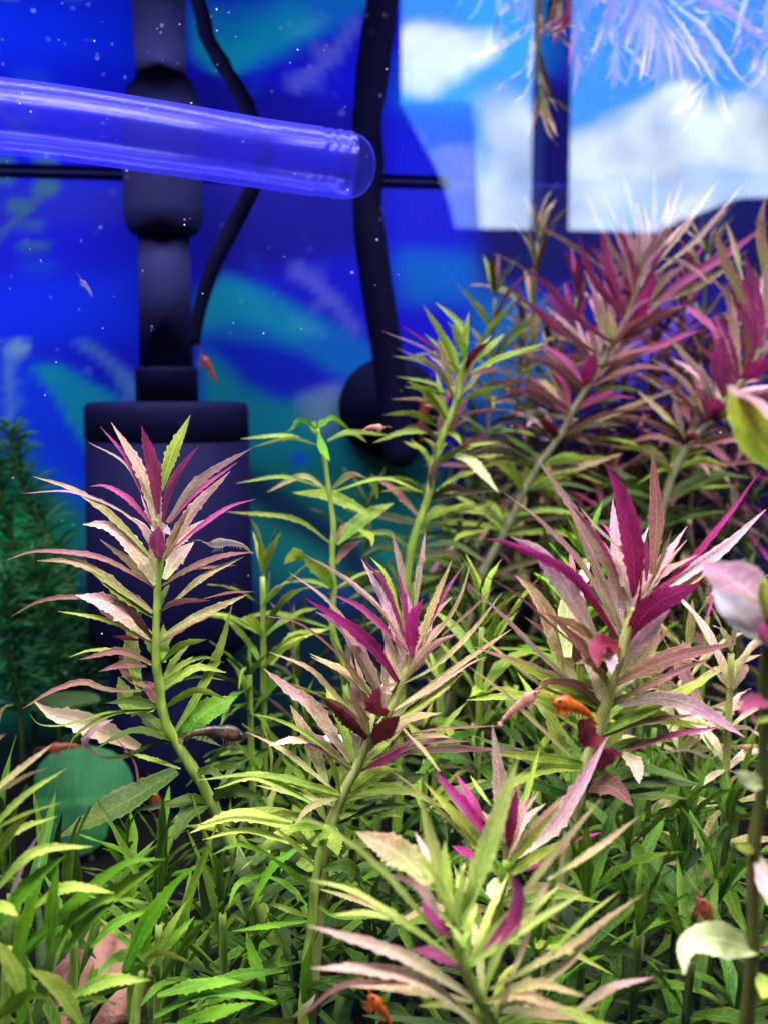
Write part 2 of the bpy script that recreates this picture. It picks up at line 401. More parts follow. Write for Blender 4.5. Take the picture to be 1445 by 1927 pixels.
def bar(name, a, b, c, d, mat, par, y0=-.05, y1=.05):
    V, Fc = box_data(a, b, Y_ROOM+y0, Y_ROOM+y1, c, d); return mesh_obj(name, V, Fc, mat, par, smooth=False)
bar('mullion', x1, x2, zb, zt, frame_m, win)
bar('frame_rail', x0, x3, zt, zt+fr, frame_m, win); bar('frame_rail', x0, x3, zb-fr, zb, frame_m, win)
bar('frame_stile', x0-fr, x0, zb-fr, zt+fr, frame_m, win); bar('frame_stile', x3, x3+fr, zb-fr, zt+fr, frame_m, win)
bar('window_sill', x0-.1, x3+.1, zb-fr-.03, zb-fr, frame_m, win, -.06, .16)
rw = thing('room_wall', (x0, Y_ROOM, zb-1.0), 'dim wall of the room around the mirrored window', 'wall')
bar('wall_panel', x0-2.2, x0-fr, zb-1.2, zt+.9, wall_m, rw); bar('wall_panel', x3+fr, x3+1.6, zb-1.2, zt+.9, wall_m, rw)
bar('wall_panel', x0-fr, x3+fr, zb-1.2, zb-fr-.03, wall_m, rw); bar('wall_panel', x0-fr, x3+fr, zt+fr, zt+.9, wall_m, rw)
# curtain drawn aside over the lower corner of the left pane: pleated cloth with a slanting edge
def cloth_mat(name, col, tr):
    t = NT(name); d = t.n('ShaderNodeBsdfDiffuse', Color=(*col, 1)); tl = t.n('ShaderNodeBsdfTranslucent', Color=(*col, 1)); tp = t.n('ShaderNodeBsdfTransparent')
    m1 = t.n('ShaderNodeMixShader', _0=.5, _1=d.outputs[0], _2=tl.outputs[0])
    return t.end(t.n('ShaderNodeMixShader', _0=tr, _1=m1.outputs[0], _2=tp.outputs[0]).outputs[0])
def curtain(name, left, right, mat, label, y):
    """left/right: photo points down both edges"""
    n, k = 16, 20; V = []
    Lp = catmull([behind(a, b, y) for a, b in left], n); Rp = catmull([behind(a, b, y) for a, b in right], n)
    for i in range(n+1):
        for j in range(k+1):
            p = Lp[i].lerp(Rp[i], j/k); V.append(p+Vector((0, .018*math.sin(j*1.9+i*.12), 0)))
    Fc = [(i*(k+1)+j, i*(k+1)+j+1, (i+1)*(k+1)+j+1, (i+1)*(k+1)+j) for i in range(n) for j in range(k)]
    o = mesh_obj(name, V, Fc, mat); tag(o, label, 'curtain'); return o
curtain('curtain', [(690, 195), (690, 280), (690, 360), (690, 470)], [(752, 195), (790, 270), (830, 350), (862, 470)], cloth_mat('blackout_curtain', (.03, .03, .08), 0.0), 'dark curtain slanting across the lower left of the mirrored window', Y_ROOM+.12)
curtain('curtain', [(745, 195), (770, 270), (808, 350), (830, 470)], [(885, 190), (890, 270), (893, 350), (900, 470)], cloth_mat('sheer_curtain', (.5, .52, .6), 0.42), 'sheer grey curtain strip hanging beside the slanting dark curtain', Y_ROOM+.09)
# dark roof seen at the foot of the right pane
rp = [behind(a, b, -4.5) for a, b in ((1375, 378), (1400, 372), (1560, 372), (1660, 420))]
V = []; Fc = []
for p in rp + [Vector((rp[-1].x, 0, rp[-1].z-.6)), Vector((rp[0].x, 0, rp[0].z-.6))]:
    V.append((p.x, -4.5, p.z))
V += [(a, b-.8, c) for a, b, c in V]
Fc = [tuple(range(6)), tuple(range(11, 5, -1))] + [(i, (i+1) % 6, (i+1) % 6+6, i+6) for i in range(6)]
tag(mesh_obj('rooftop', V, Fc, plain('dark_roof', (.02, .02, .05), .8), smooth=False), 'dark rooftop at the lower right of the mirrored window', 'roof')
# ------------------------------------------------------------------ equipment
black = plain('black_pump_plastic', (.0055, .005, .032), .65, .05, .12, 120, .05)  # navy tint: blue water haze put into the colour
grey = plain('grey_pipe_plastic', (.028, .027, .115), .7, .05, .12, 90, .05)  # blue lift stands in for haze in the water
blackr = plain('black_rubber', (.004, .004, .026), .7, .05, .15, 100, .05)  # navy tint: blue light from the surroundings put into the colour
YP = .445
def cx_(px, Y): return at(px, 900, Y).x
def z_(py, Y, px=320): return at(px, py, Y).z
c0 = at(318, 900, YP); axis = (c0.x, YP)
m = mpx(YP)
pump = thing('filter_pump', (axis[0], YP, Z_FLOOR), 'black cylindrical filter pump with grey riser pipe rising to the surface', 'pump')
zz = lambda py: z_(py, YP)
rb = 149*m
V, Fc = lathe([(rb*.9, zz(1215)), (rb*1.02, zz(1195)), (rb*1.02, zz(1100)), (rb, zz(829))], axis, 64); mesh_obj('body', V, Fc, black, pump)
V, Fc = lathe([(rb*.975, zz(829)), (rb*.975, zz(826)), (rb*1.0, zz(824)), (rb, zz(775)), (rb*.985, zz(763)), (rb*.95, zz(757)), (rb*.80, zz(755)), (rb*.78, zz(758)), (rb*.4, zz(757))], axis, 64)
mesh_obj('cap', V, Fc, black, pump)
V, Fc = lathe([(rb*.78, Z_FLOOR-.01), (rb*.78, zz(1214))], axis, 40); mesh_obj('intake_base', V, Fc, blackr, pump)
axis = (at(318, 900, .472).x, .472); m = mpx(.472); zz = lambda py: z_(py, .472)
V, Fc = lathe([(57*m, zz(760)), (57*m, zz(700)), (55*m, zz(692)), (45*m, zz(690))], axis, 40); mesh_obj('neck', V, Fc, black, pump)
V, Fc = lathe([(49*m, zz(700)), (46*m, zz(425))], axis, 40); mesh_obj('riser_pipe', V, Fc, grey, pump)
V, Fc = lathe([(47*m, zz(443)), (60*m, zz(440)), (64*m, zz(432)), (71*m, zz(408)), (71*m, zz(396)), (70*m, zz(215)), (60*m, zz(190)), (50*m, zz(186))], axis, 48); mesh_obj('collar', V, Fc, grey, pump)
def tubing(name, pts, rad, mat, label, cat, parent=None, flat=1.0, n=40, seg=12):
    P = catmull(pts, n); V, Fc = tube_data(P, rad, seg, True, flat)
    o = mesh_obj(name, V, Fc, mat, parent)
    if label: tag(o, label, cat)
    return o
tubing('power_cable', [at(366, 650, .452), at(376, 585, .452), at(402, 500, .452), at(440, 425, .452), (at(478, 350, .45)), at(505, 280, .45), at(520, 190, .45)], lambda t: (10+5*math.sin(t*3.1))*mpx(.45), blackr, 'thin black cable slanting up beside the riser pipe', 'cable', flat=.6)
def airt(px, py): return at(px, py, .465)
cup = thing('heater_tube', airt(745, 860), 'black straight tube held to the back of the tank by a round suction cup', 'tube')
P = catmull([airt(700, 240), airt(692, 330), airt(692, 400), airt(706, 520), airt(728, 660), airt(743, 770), airt(752, 850)], 40)
r0 = 30*mpx(.465)
P += [P[-1]+(P[-1]-P[-2]).normalized()*r0*k for k in (.4, .75, .95, 1.02)]
prof = [1.0]*41+[.93, .72, .40, .06]
V, Fc = tube_data(P, lambda t: r0*prof[min(44, int(round(t*44)))]*(1.0-.10*math.exp(-((t-.2)/.07)**2)), 20); mesh_obj('rod', V, Fc, blackr, cup)
cc = at(738, 768, .490); rc = 98*mpx(.49)
V = []; Fc = []; S = 48
for i, (rr, dy) in enumerate(((1, .008), (1.0, .005), (.9, .001), (.5, -.006), (.3, -.012), (.02, -.013))):
    for k in range(S):
        a = 2*math.pi*k/S; V.append((cc.x+rc*rr*math.cos(a), cc.y+dy, cc.z+rc*rr*math.sin(a)))
for i in range(5):
    for k in range(S): Fc.append((i*S+k, i*S+(k+1) % S, (i+1)*S+(k+1) % S, (i+1)*S+k))
mesh_obj('suction_cup', V, Fc, blackr, cup)
# clear hose across the upper left
def hose_mat():
    t = NT('clear_hose_plastic')
    g = t.n('ShaderNodeLayerWeight', Blend=.35)
    tc = t.n('ShaderNodeTexCoord').outputs['Object']
    mp = t.n('ShaderNodeMapping', _0=tc); mp.inputs['Scale'].default_value = (12, 700, 700)
    no = t.n('ShaderNodeTexNoise', Vector=mp.outputs[0], Scale=.35, Detail=3.0)
    bp = t.n('ShaderNodeBump', Strength=.25, Distance=.0006, Height=no.outputs[0])
    tr = t.n('ShaderNodeBsdfTransparent', Color=(.84, .84, 1, 1))
    df = t.n('ShaderNodeBsdfDiffuse', Color=(.085, .075, 1, 1)); tl = t.n('ShaderNodeBsdfTranslucent', Color=(.09, .08, 1, 1))
    gl = t.n('ShaderNodeBsdfGlossy', Color=(.62, .58, 1, 1), Roughness=.24, Normal=bp.outputs[0])
    milk = t.n('ShaderNodeMixShader', _0=.5, _1=df.outputs[0], _2=tl.outputs[0])
    mk = t.math('ADD', .10, t.math('MULTIPLY', t.math('MULTIPLY', no.outputs[0], g.outputs['Facing']), .5))
    a = t.n('ShaderNodeMixShader', _0=mk, _1=tr.outputs[0], _2=milk.outputs[0])
    fk = t.math('ADD', .025, t.math('MULTIPLY', t.math('POWER', g.outputs['Facing'], 5.0), .35))
    return t.end(t.n('ShaderNodeMixShader', _0=fk, _1=a.outputs[0], _2=gl.outputs[0]).outputs[0])
hm = hose_mat()
hose = thing('clear_hose', at(650, 310, .31), 'clear plastic hose with ribbed end crossing in front of the pump pipe', 'hose')
HP = [at(-230, 205, .275), at(-60, 213, .28), at(120, 232, .285), at(330, 263, .29), at(520, 293, .30), at(655, 312, .305)]
P = catmull(HP, 110); r0 = 63*mpx(.29)
def hr(t): return r0*(1.0+(-.06*(0.5+.5*math.sin((t-.93)*260)) if t > .93 else 0)+.04*max(0, (t-.8))*5)
V, Fc = tube_data(P, hr, 32, False); mesh_obj('outer_wall', V, Fc, hm, hose)
V, Fc = tube_data(P, lambda t: hr(t)*.80, 32, False); mesh_obj('inner_wall', V, Fc, hm, hose)
P2 = catmull([HP[-1], at(668, 314, .307), at(680, 316, .308)], 8)
V, Fc = tube_data(P2, lambda t: r0*max(.02, .97*math.sqrt(max(0, 1-t**3))), 28, False); mesh_obj('connector', V, Fc, hm, hose)
# ------------------------------------------------------------------ plants
def leaf(pts, wd, mat, parent, seed=0, n=24, serr=1.0, phi=None, fold=None, name='leaf'):
    r = random.Random(seed)
    P = catmull(pts, n)
    if phi is None: phi = r.uniform(.2, .75)
    if fold is None: fold = r.uniform(.10, .38)
    W = .66*wd/max(.45, math.cos(phi)); V, UV, Fc = [], [], []
    flip = None
    p1, p2 = r.uniform(0, 6), r.uniform(0, 6); tw = r.uniform(-.35, .35)
    for i, p in enumerate(P):
        t = i/n
        T = (P[min(n, i+1)]-P[max(0, i-1)]).normalized()
        vd = p.normalized(); S = T.cross(vd)
        S = S.normalized() if S.length > 1e-5 else XR.copy()
        N = S.cross(T).normalized()
        if flip is None:
            a = (S*math.cos(phi)+N*math.sin(phi)); b = (S*math.cos(phi)-N*math.sin(phi))
            flip = 1 if abs(a.cross(T).z) > abs(b.cross(T).z) else -1
        ph = phi*flip+tw*(t-.4)
        D = S*math.cos(ph)+N*math.sin(ph); NN = D.cross(T)
        if NN.z < 0: NN = -NN
        pr = min(1.0, .34+t/.42*.66) if t < .42 else max(0.0, 1-((t-.42)/.58)**1.8)
        pr = max(pr, .05 if t > .9 else .0)
        hw = W*.5*pr
        tooth = 1.0
        if serr and .22 < t < .97: tooth = (1.0+.15*serr*r.choice((.2, .5, 1.0, 2.2))) if i % 2 else (1-.05*serr)
        tooth2 = 1.0
        if serr and .22 < t < .97: tooth2 = (1.0+.15*serr*r.choice((.2, .5, 1.0, 2.2))) if (i+1) % 2 else (1-.05*serr)
        for k in (-1, -.5, 0, .5, 1):
            hh = hw*(tooth if k == -1 else tooth2 if k == 1 else 1.0)
            rip = .10*hw*math.sin(p1+t*14+k*2)*abs(k)+.05*hw*math.sin(p2+t*31-k*3)*abs(k)
            V.append(p+D*(hh*k)+NN*(fold*hw*abs(k)+rip)+ (T*(-.12*hw) if abs(k) == 1 and tooth > 1.01 else Vector((0, 0, 0))))
            UV.append((t, .5+.5*k))
    for i in range(n):
        for j in range(4):
            Fc.append((i*5+j, i*5+j+1, (i+1)*5+j+1, (i+1)*5+j))
    return mesh_obj(name, V, Fc, mat, parent, UV)
NSEED = [0]
def stem(pts, r_top, r_bot, mat, parent, to_floor=True, nodes=True):
    pts = [Vector(p) for p in pts]
    npts = len(pts)
    if to_floor:
        last = pts[-1]; d = pts[-1]-pts[-2]; k = (last.z-Z_FLOOR+.004)
        if k > 0:
            sl = min(.6, max(-.6, d.x/max(1e-4, -d.z))) if d.z < 0 else 0
            pts.append(Vector((last.x+sl*k*.4, last.y, last.z-k*.5))); pts.append(Vector((last.x+sl*k*.5, last.y, Z_FLOOR-.004)))
    N = 14*len(pts); P = catmull(pts, N)
    # nodes sit at the traced points: swell the stem there
    nd = []
    for q in pts[:npts]:
        nd.append(min(range(N+1), key=lambda i: (P[i]-q).length)/N)
    def rad(t):
        r = r_top+(r_bot-r_top)*min(1, t*1.6)
        if nodes:
            for a in nd: r *= 1+.16*math.exp(-((t-a)*N/2.2)**2)
        if t < .02: r *= .6
        return r
    V, Fc = tube_data(P, rad, 10); return mesh_obj('stem', V, Fc, mat, parent)
def frame_at(fr):
    x0, y0, s = fr
    return lambda x, y: (x0+x/s, y0+y/s)
def traced(name, label, cat, Y, fr, stem_pts, sw, smat, text, Lmax=420, seed=1, group=None, serr=1.0, bias=.5, to_floor=True, extra=None):
    """one plant: stem through its nodes and every leaf from its node to its tip, at depth Y; text lines: colour width x,y x,y ... [@depth mm]; 'frame x y s' changes the sheet"""
    r = random.Random(seed); fm = frame_at(fr); s = fr[2]
    sp = [at(*fm(x, y), Y) for x, y in stem_pts]
    root = thing(name, (sp[-1].x, Y, Z_FLOOR), label, cat, group)
    stem(sp, sw[0]/s*.5*mpx(Y), sw[1]/s*.5*mpx(Y), SM[smat], root, to_floor)
    for ln in text.strip().splitlines():
        q = ln.split()
        if not q: continue
        if q[0] == 'frame':
            fm = frame_at((float(q[1]), float(q[2]), float(q[3]))); s = float(q[3]); continue
        d = None
        if q[-1][0] == '@': d = float(q[-1][1:])/1000; q = q[:-1]
        pp = [fm(*map(float, c.split(','))) for c in q[2:]]
        L = sum(math.hypot(a[0]-b[0], a[1]-b[1]) for a, b in zip(pp, pp[1:]))
        if d is None:
            Lr = Lmax/fr[2]*r.uniform(.85, 1.1)
            d = math.sqrt(max(0, Lr*Lr-L*L))*.55*mpx(Y)*(1 if r.random() < bias else -1)
            d = max(-.018, min(.018, d))
        acc = 0; P = []
        for i, a in enumerate(pp):
            if i: acc += math.hypot(a[0]-pp[i-1][0], a[1]-pp[i-1][1])
            t = acc/L; P.append(at(a[0], a[1], Y+d*t-.0008*r.random()))
        NSEED[0] += 1
        wpx = float(q[1])/s*(1+(.15 if name == 'green_stem_plant' else .48)*min(1, max(0, (float(q[1])-62)/50)))
        leaf(P, wpx*mpx(Y), LM[q[0]], root, seed=NSEED[0], n=26 if L > 60 else 14, serr=serr, phi=r.uniform(.15, .6))
    if extra:
        k, Lx, wx_, cols = extra[:4]; n = len(sp); rr = random.Random(seed*77)
        for i, p in enumerate(sp):
            f = i/max(1, n-1); T = (sp[max(0, i-1)]-sp[min(n-1, i+1)]).normalized()
            for q in range(k):
                az = rr.uniform(-.9, math.pi+.9); e = R(68-62*min(1, f*1.5)+rr.uniform(-14, 14)); Lq = Lx*rr.uniform(.65, 1.15)*(.7 if i == 0 else 1)
                d = Vector((math.cos(az)*math.cos(e), math.sin(az)*math.cos(e)*.8, math.sin(e))); d = (d+T*.25).normalized()
                b = p+(sp[min(n-1, i+1)]-p)*rr.random()*.25; dr = Vector((0, 0, -Lq*rr.uniform(.02, .22+.2*f)))
                side = Vector((rr.uniform(-.06, .06), rr.uniform(-.06, .06), 0))*Lq
                c = cols[min(len(cols)-1, int(f*len(cols)+rr.uniform(-.6, .6)))] if f > 0 else cols[0]
                NSEED[0] += 1
                leaf([b, b+d*Lq*.5+side, b+d*Lq+dr], wx_*rr.uniform(.7, 1.2), LM[c], root, seed=NSEED[0], n=16, serr=serr, phi=rr.uniform(.1, .9))
    return root
Z3 = 2.998
PL = 'plant'
traced('red_stem_plant', 'red tipped stem plant standing alone before the black pump', PL, .25, (0, 780, Z3),
 [(885, 590), (900, 700), (905, 830), (890, 980), (887, 1120), (880, 1280), (885, 1420), (905, 1540), (915, 1650), (960, 1790), (1090, 2000), (1200, 2200)], (30, 78), 'g', '''
k 78 870,600 800,330 630,45
m 90 890,560 860,300 800,65 @-6
y 85 910,430 970,230 1075,5
m 44 860,590 740,280 570,70
k 24 855,580 720,290 500,155
m 62 920,610 955,440 1010,320 1125,175 @-5
k 70 945,610 1120,380 1420,190
m 40 960,610 1110,440 1340,270
k 78 930,820 1090,540 1300,320
m 48 855,620 730,480 600,405 510,405
p 22 850,655 640,520 400,435 130,445
o 60 860,810 650,590 430,430 190,350
m 105 895,815 890,730 900,630 @-9
p 60 890,640 930,640 965,680 @-9
m 40 960,770 1150,620 1300,520 1440,478
k 100 880,960 740,730 610,630 470,620
k 95 930,930 1010,800 1095,720 @8
k 75 940,790 1060,670 1170,590 @6
n 44 880,975 600,820 350,775 180,775 45,820
o 68 860,1120 560,900 400,830 210,825
n 52 900,975 1050,880 1250,800 1440,775
o 56 970,1070 1150,920 1380,800
n 22 1050,880 1200,860 1340,850
n 42 860,1125 620,1050 400,1030 220,1055 65,1140
k 118 850,1255 640,1080 430,1020
n 48 880,1130 1000,1060 1190,1050
o 68 920,1250 1120,1140 1400,1015
n 20 1150,1040 1300,1005 1440,1000
g 40 850,1270 600,1160 330,1110
M 40 790,1275 700,1260 635,1250
g 32 855,1415 700,1340 520,1330 390,1370
g 62 920,1390 1030,1300 1170,1270
g 30 930,1490 1060,1400 1160,1370 1270,1400
g 24 940,1540 1050,1490 1150,1480 1270,1500
g 24 930,1560 1010,1480 1160,1380
n 80 820,1540 720,1460 680,1330
n 58 830,1420 700,1410 560,1450
n 48 800,1560 600,1550 470,1510 300,1560 130,1660
g 100 790,1560 740,1320 780,1100 @14
g 80 925,1400 920,1280 925,1180 @6
g 120 880,1660 740,1640 670,1480 @8
n 90 900,1660 860,1560 790,1500 @6
g 100 960,1850 870,1750 780,1660 @6
g 75 990,1790 1130,1560 1240,1330 1310,1080 @8
l 140 1040,1830 1150,1690 1340,1590 @4
g 32 870,1665 640,1690 440,1800 375,1920
g 22 870,1665 620,1680 380,1750 230,1750 170,1690
d 40 960,1820 700,1930 560,1930 490,1840
p 60 560,1930 480,1850 540,1770 640,1720 @-4
d 150 1000,2010 700,2190 330,2390 @-8
n 18 600,1770 760,1960 800,2180 980,2360 @-3
y 40 1020,2000 900,1960 700,1900 @6
d 100 1180,2200 1060,2260 990,2400 @-8
d 90 1180,2200 1300,2120 1480,2150 @-6
''', seed=11, bias=.5, extra=(3, .018, .0028, 'pkognggddd'))
traced('red_stem_plant', 'leaning pink crowned stem plant at the centre of the tank', PL, .215, (480, 1000, Z3),
 [(880, 700), (830, 850), (760, 1010), (650, 1170), (570, 1340), (490, 1490), (430, 1650), (400, 1800), (380, 1980)], (36, 84), 'o', '''
m 70 870,640 845,380 800,150
k 58 850,350 810,160 770,5
k 58 905,430 930,200 958,0
g 36 890,440 885,350 890,280
p 70 820,700 740,420 680,300 600,155
m 50 840,600 740,320 620,165
y 40 820,480 740,250 650,145
v 95 880,720 880,520 945,380 @-7
o 62 935,700 980,480 1110,160
m 44 930,650 1020,430 1165,200
k 92 870,800 950,620 1000,430 @6
y 40 860,700 800,500 760,420
k 80 830,720 800,560 760,440 @6
o 34 890,710 1040,560 1150,380 1220,160
k 44 840,640 700,430 500,260 280,130
m 58 860,680 700,520 580,420 425,350
v 86 810,860 660,650 480,500 290,380 @-8
p 84 700,890 570,640 470,520 345,455 @-3
k 84 575,1260 565,950 540,700 @4
k 64 640,1130 600,850 560,700 @3
k 90 760,900 820,760 850,640 @4
k 28 600,600 400,380 195,230
n 20 640,900 500,720 250,520 0,470 @4
o 48 630,1140 450,920 300,770 80,680
o 44 830,860 1000,770 1200,590 1390,345
n 26 1050,590 1230,430 1350,310
k 48 780,1010 1000,880 1200,750 1300,710
o 48 800,1000 1100,790 1300,650 1445,550
y 60 790,1080 1000,930 1190,785
p 54 800,1080 950,980 1100,880
M 105 750,1035 680,990 700,880 @-8
p 50 700,900 730,890 770,920 @-9
M 120 655,1195 740,1110 815,1040 @-8
M 84 640,1180 500,1050 370,930 @-5
o 22 380,930 280,890 170,850 @-5
k 92 540,1300 330,1000 200,900 50,775
o 100 400,1420 320,1200 200,980 @8
o 55 540,1300 420,1150 300,960
g 38 560,1350 300,1150 120,1060 -20,1030
M 44 560,1350 400,1240 250,1180
k 60 300,1190 200,1180 80,1210 @-3
o 44 480,1490 250,1300 100,1200 -50,1130
g 50 480,1480 440,1320 380,1240
y 64 605,1330 720,1210 820,1130
n 24 740,1190 1000,1120 1415,1095
o 48 850,1170 1000,1150 1110,1165
M 62 600,1350 750,1280 880,1190
n 60 700,1330 900,1240 1300,1230 1440,1230 @8
g 42 480,1490 300,1420 150,1380 -20,1390
o 44 480,1560 300,1500 0,1430
y 96 540,1470 680,1370 800,1340
g 90 480,1620 620,1530 760,1450
d 120 560,1560 800,1420 960,1370 @8
o 62 480,1500 320,1550 220,1660
d 56 470,1650 700,1560 880,1540
g 110 420,1640 440,1740 470,1830 @-6
g 70 390,1680 200,1600 0,1620
g 70 380,1860 160,1640 -40,1620
''', seed=12, bias=.45, extra=(5, .022, .0028, 'pkkoongggdd'))
traced('red_stem_plant', 'large magenta and pink rosette plant right of centre with orange shrimp on it', PL, .20, (880, 820, Z3),
 [(935, 970), (885, 1130), (850, 1250), (800, 1400), (770, 1530), (725, 1680), (670, 1850), (620, 2050)], (62, 100), 'o', '''
v 132 950,960 920,600 860,330 780,165 @-5
n 96 1040,780 1065,450 1040,80 @3
k 76 900,930 720,640 580,400 395,135
m 55 900,930 740,600 580,390
p 80 870,850 830,600 815,360 @3
p 110 850,1100 830,850 790,640 @4
v 46 870,640 800,540 750,490
k 26 870,650 730,520 625,395
o 38 1010,880 1090,700 1150,530
m 50 1005,820 1010,700 1005,570
v 54 940,960 1200,760 1450,470 1650,195 @-4
p 88 960,970 1250,770 1450,630 1680,415 @-2
v 145 890,1160 1050,960 1310,835 @-6
v 26 1330,850 1370,920 1335,1070 @-6
p 96 860,1310 1000,1130 1140,980
o 120 820,1470 1000,1230 1090,1080 @5
k 52 870,1130 650,740 430,500 200,320
v 80 850,1155 620,820 400,680 200,600 85,580 @-6
p 118 735,1180 560,880 400,660 240,570 @-2
k 105 745,1490 660,1150 600,850 575,625 @4
o 120 620,1500 480,1100 380,900 270,790 @7
c 130 560,1250 560,1000 690,700 @12
M 130 850,1185 740,1200 735,1310 @-9
p 88 800,1190 800,1260 808,1345 @-10
k 44 740,1510 480,1300 180,1000 0,840
n 22 700,1270 450,1050 250,880 20,750
o 38 600,1500 400,1400 200,1240 20,1090
m 38 770,1520 620,1480 450,1430
n 64 780,1520 1000,1420 1200,1320 1380,1250
p 104 850,1520 1080,1480 1300,1540 1560,1700 @-7
y 56 800,1500 900,1380 1040,1240
y 62 770,1640 820,1560 900,1500
M 140 770,1690 700,1700 625,1600 @-9
n 48 780,1690 1000,1610 1330,1570
m 54 900,1780 1150,1690 1440,1640
M 110 730,1890 800,1800 875,1800 @-8
k 96 870,1790 940,1850 965,1965 @-8
n 120 670,1990 800,1980 930,2090 @-7
o 38 630,1860 400,1640 200,1450 0,1300
n 26 630,1870 400,1800 150,1770 -100,1740
g 100 560,1950 520,1750 430,1560 @8
g 90 720,1850 820,1720 900,1600 @8
o 100 1000,1300 1150,1450 1300,1560 @10
n 90 1330,1560 1220,1350 1120,1200 @14
''', Lmax=560, seed=13, bias=.45, extra=(5, .026, .0034, 'pkoonngggd'))
traced('red_stem_plant', 'short pink rosette just behind the nearest yellow-green shoot', PL, .185, (560, 1285, Z3),
 [(1175, 1000), (1160, 1070), (1130, 1250), (1090, 1450)], (60, 84), 'g', '''
v 85 1070,860 920,680 780,500
p 40 1055,890 900,690 770,510
o 34 800,500 700,370 590,260
v 64 1070,800 980,660 890,510
y 34 1085,690 1020,600 970,520
v 74 1020,1020 950,960 870,920
o 28 1030,980 820,740 640,580 510,480
k 96 1160,900 1130,560 1095,235
y 60 1220,900 1300,600 1365,360
v 86 1185,950 1210,760 1235,590 @-4
k 50 1130,880 1060,760 990,700
frame 900 1285 2.998
p 100 170,1010 400,840 560,600 725,305 @-4
n 60 180,980 380,740 470,640 @4
v 46 200,1060 300,1040 360,1000
v 34 540,890 600,870 690,845
c 90 100,1100 80,1180 90,1230 @-4
g 60 160,1010 340,820 480,640 @6
n 90 330,1000 470,920 520,870 @8
''', Lmax=520, seed=14, bias=.5, extra=(4, .022, .0028, 'kyog'))
traced('yellow_green_shoot', 'nearest blurred yellow-green shoot at the bottom centre', PL, .150, (560, 1285, Z3),
 [(880, 1350), (935, 1590), (1030, 1790), (1110, 1960)], (60, 90), 'g', '''
Y 120 930,1340 1080,900 1240,420
Y 88 800,1250 770,980 690,650
k 66 790,1150 730,980 660,840
g 90 850,1340 830,1050 830,890
Y 34 890,1160 920,1080 945,1010
p 78 810,1330 680,1150 520,1080
v 98 850,1430 760,1330 700,1220
Y 54 930,1590 500,1080 250,870 60,770 -10,800 @-4
Y 62 930,1590 550,1320 300,1170 60,1110
Y 48 560,1350 400,1300 200,1310
k 92 990,1780 700,1600 450,1490 60,1370 @-3
m 96 930,1620 800,1540 640,1500
k 96 1000,1920 700,1690 400,1620 80,1610 @-4
n 56 780,1700 500,1690 250,1710 60,1850 -20,1890
Y 56 970,1590 1080,1420 1180,1300
m 108 1000,1560 1180,1380 1240,1200 1190,1060 @-5
Y 66 1040,1780 1120,1550 1230,1390
Y 60 940,1500 900,1420 860,1370
Y 60 930,1500 980,1330 1010,1250
o 170 760,1160 560,960 330,840 @14
frame 900 1285 2.998
o 66 120,1370 380,1020 540,830 690,650
o 62 390,1110 600,980 780,850 905,750 @8
k 58 170,1690 250,1500 330,1240
k 40 330,1240 380,1150 420,1130
o 66 60,1730 500,1490 750,1310 930,1190
o 70 100,1800 400,1660 580,1500 720,1320
g 44 400,1530 600,1330 800,1170 @8
k 70 500,1890 750,1720 990,1660 @-4
o 60 110,1900 150,1780 190,1680
g 90 60,1840 400,1880 800,1940 @-4
o 80 60,1840 300,1860 600,1900 @-5
''', Lmax=620, seed=15, bias=.5, extra=(5, .020, .0022, 'YYog'))
traced('magenta_stem_plant', 'tall magenta stem plant reaching the surface under the mirrored sky', PL, .398, (963, 360, Z3),
 [(735, 440), (690, 590), (640, 720), (565, 865), (500, 985), (420, 1110), (340, 1240), (265, 1385), (160, 1530), (75, 1670), (-20, 1880), (-170, 2160), (-250, 2420)], (30, 50), 'b', '''
k 42 700,560 520,250 396,-30
k 46 720,480 600,200 516,15
p 48 730,430 690,150 620,-105
p 54 760,420 800,150 800,-126
k 44 770,430 850,200 890,0
p 48 780,430 890,150 966,-75
k 44 790,440 960,220 1160,-60
k 48 800,470 1050,260 1310,-45
p 40 740,400 730,200 700,60
k 40 760,400 770,220 740,70
k 40 770,400 930,230 1050,100
k 36 760,420 860,260 1000,20
m 92 700,590 690,420 620,240 580,130
m 74 640,710 540,450 510,260 500,170
o 64 620,700 500,560 440,420
m 42 660,560 560,470 470,410
k 44 520,440 300,280 110,180
m 62 620,700 480,540 420,400 370,240
m 66 550,850 330,680 200,530 50,425
m 66 470,910 250,770 100,640 0,585
k 38 460,890 330,770 180,640
v 98 570,870 700,720 805,455 @-9
m 76 740,690 1000,490 1250,330 1450,170
m 66 550,970 800,880 1000,800 1090,780
v 98 425,1115 440,1010 465,915 @-10
o 74 560,840 500,720 490,610
o 60 570,840 560,740 540,660
n 76 600,880 800,720 1000,640
o 60 760,640 900,600 1150,470 1330,330
k 60 780,620 860,500 1000,400
k 40 820,380 960,400 1130,530
n 48 395,1090 250,950 150,880
o 34 330,1240 250,1100 180,980
n 48 330,1240 150,1120 0,1050
M 76 265,1390 200,1320 145,1285 @-9
p 52 150,1290 110,1300 85,1330 @-9
g 62 350,1250 480,1180 610,1175
o 48 290,1390 600,1240 985,1090
n 44 420,1300 650,1230 875,1220
k 34 960,1190 700,1030 510,1025
g 28 280,1390 500,1390 700,1430 920,1570
n 54 170,1510 280,1520 330,1630
o 54 80,1655 160,1680 218,1815
o 54 200,1600 430,1540 620,1480
d 44 170,1510 50,1430 -60,1360
d 40 60,1680 300,1650 500,1700
g 50 0,1830 200,1800 420,1830
d 50 -20,1880 -200,1780 -330,1800
g 44 450,1120 600,1110 740,1130
n 60 480,990 620,960 760,900
''', Lmax=520, seed=16, bias=.5, extra=(10, .034, .0034, 'pmmpnmnegged'))
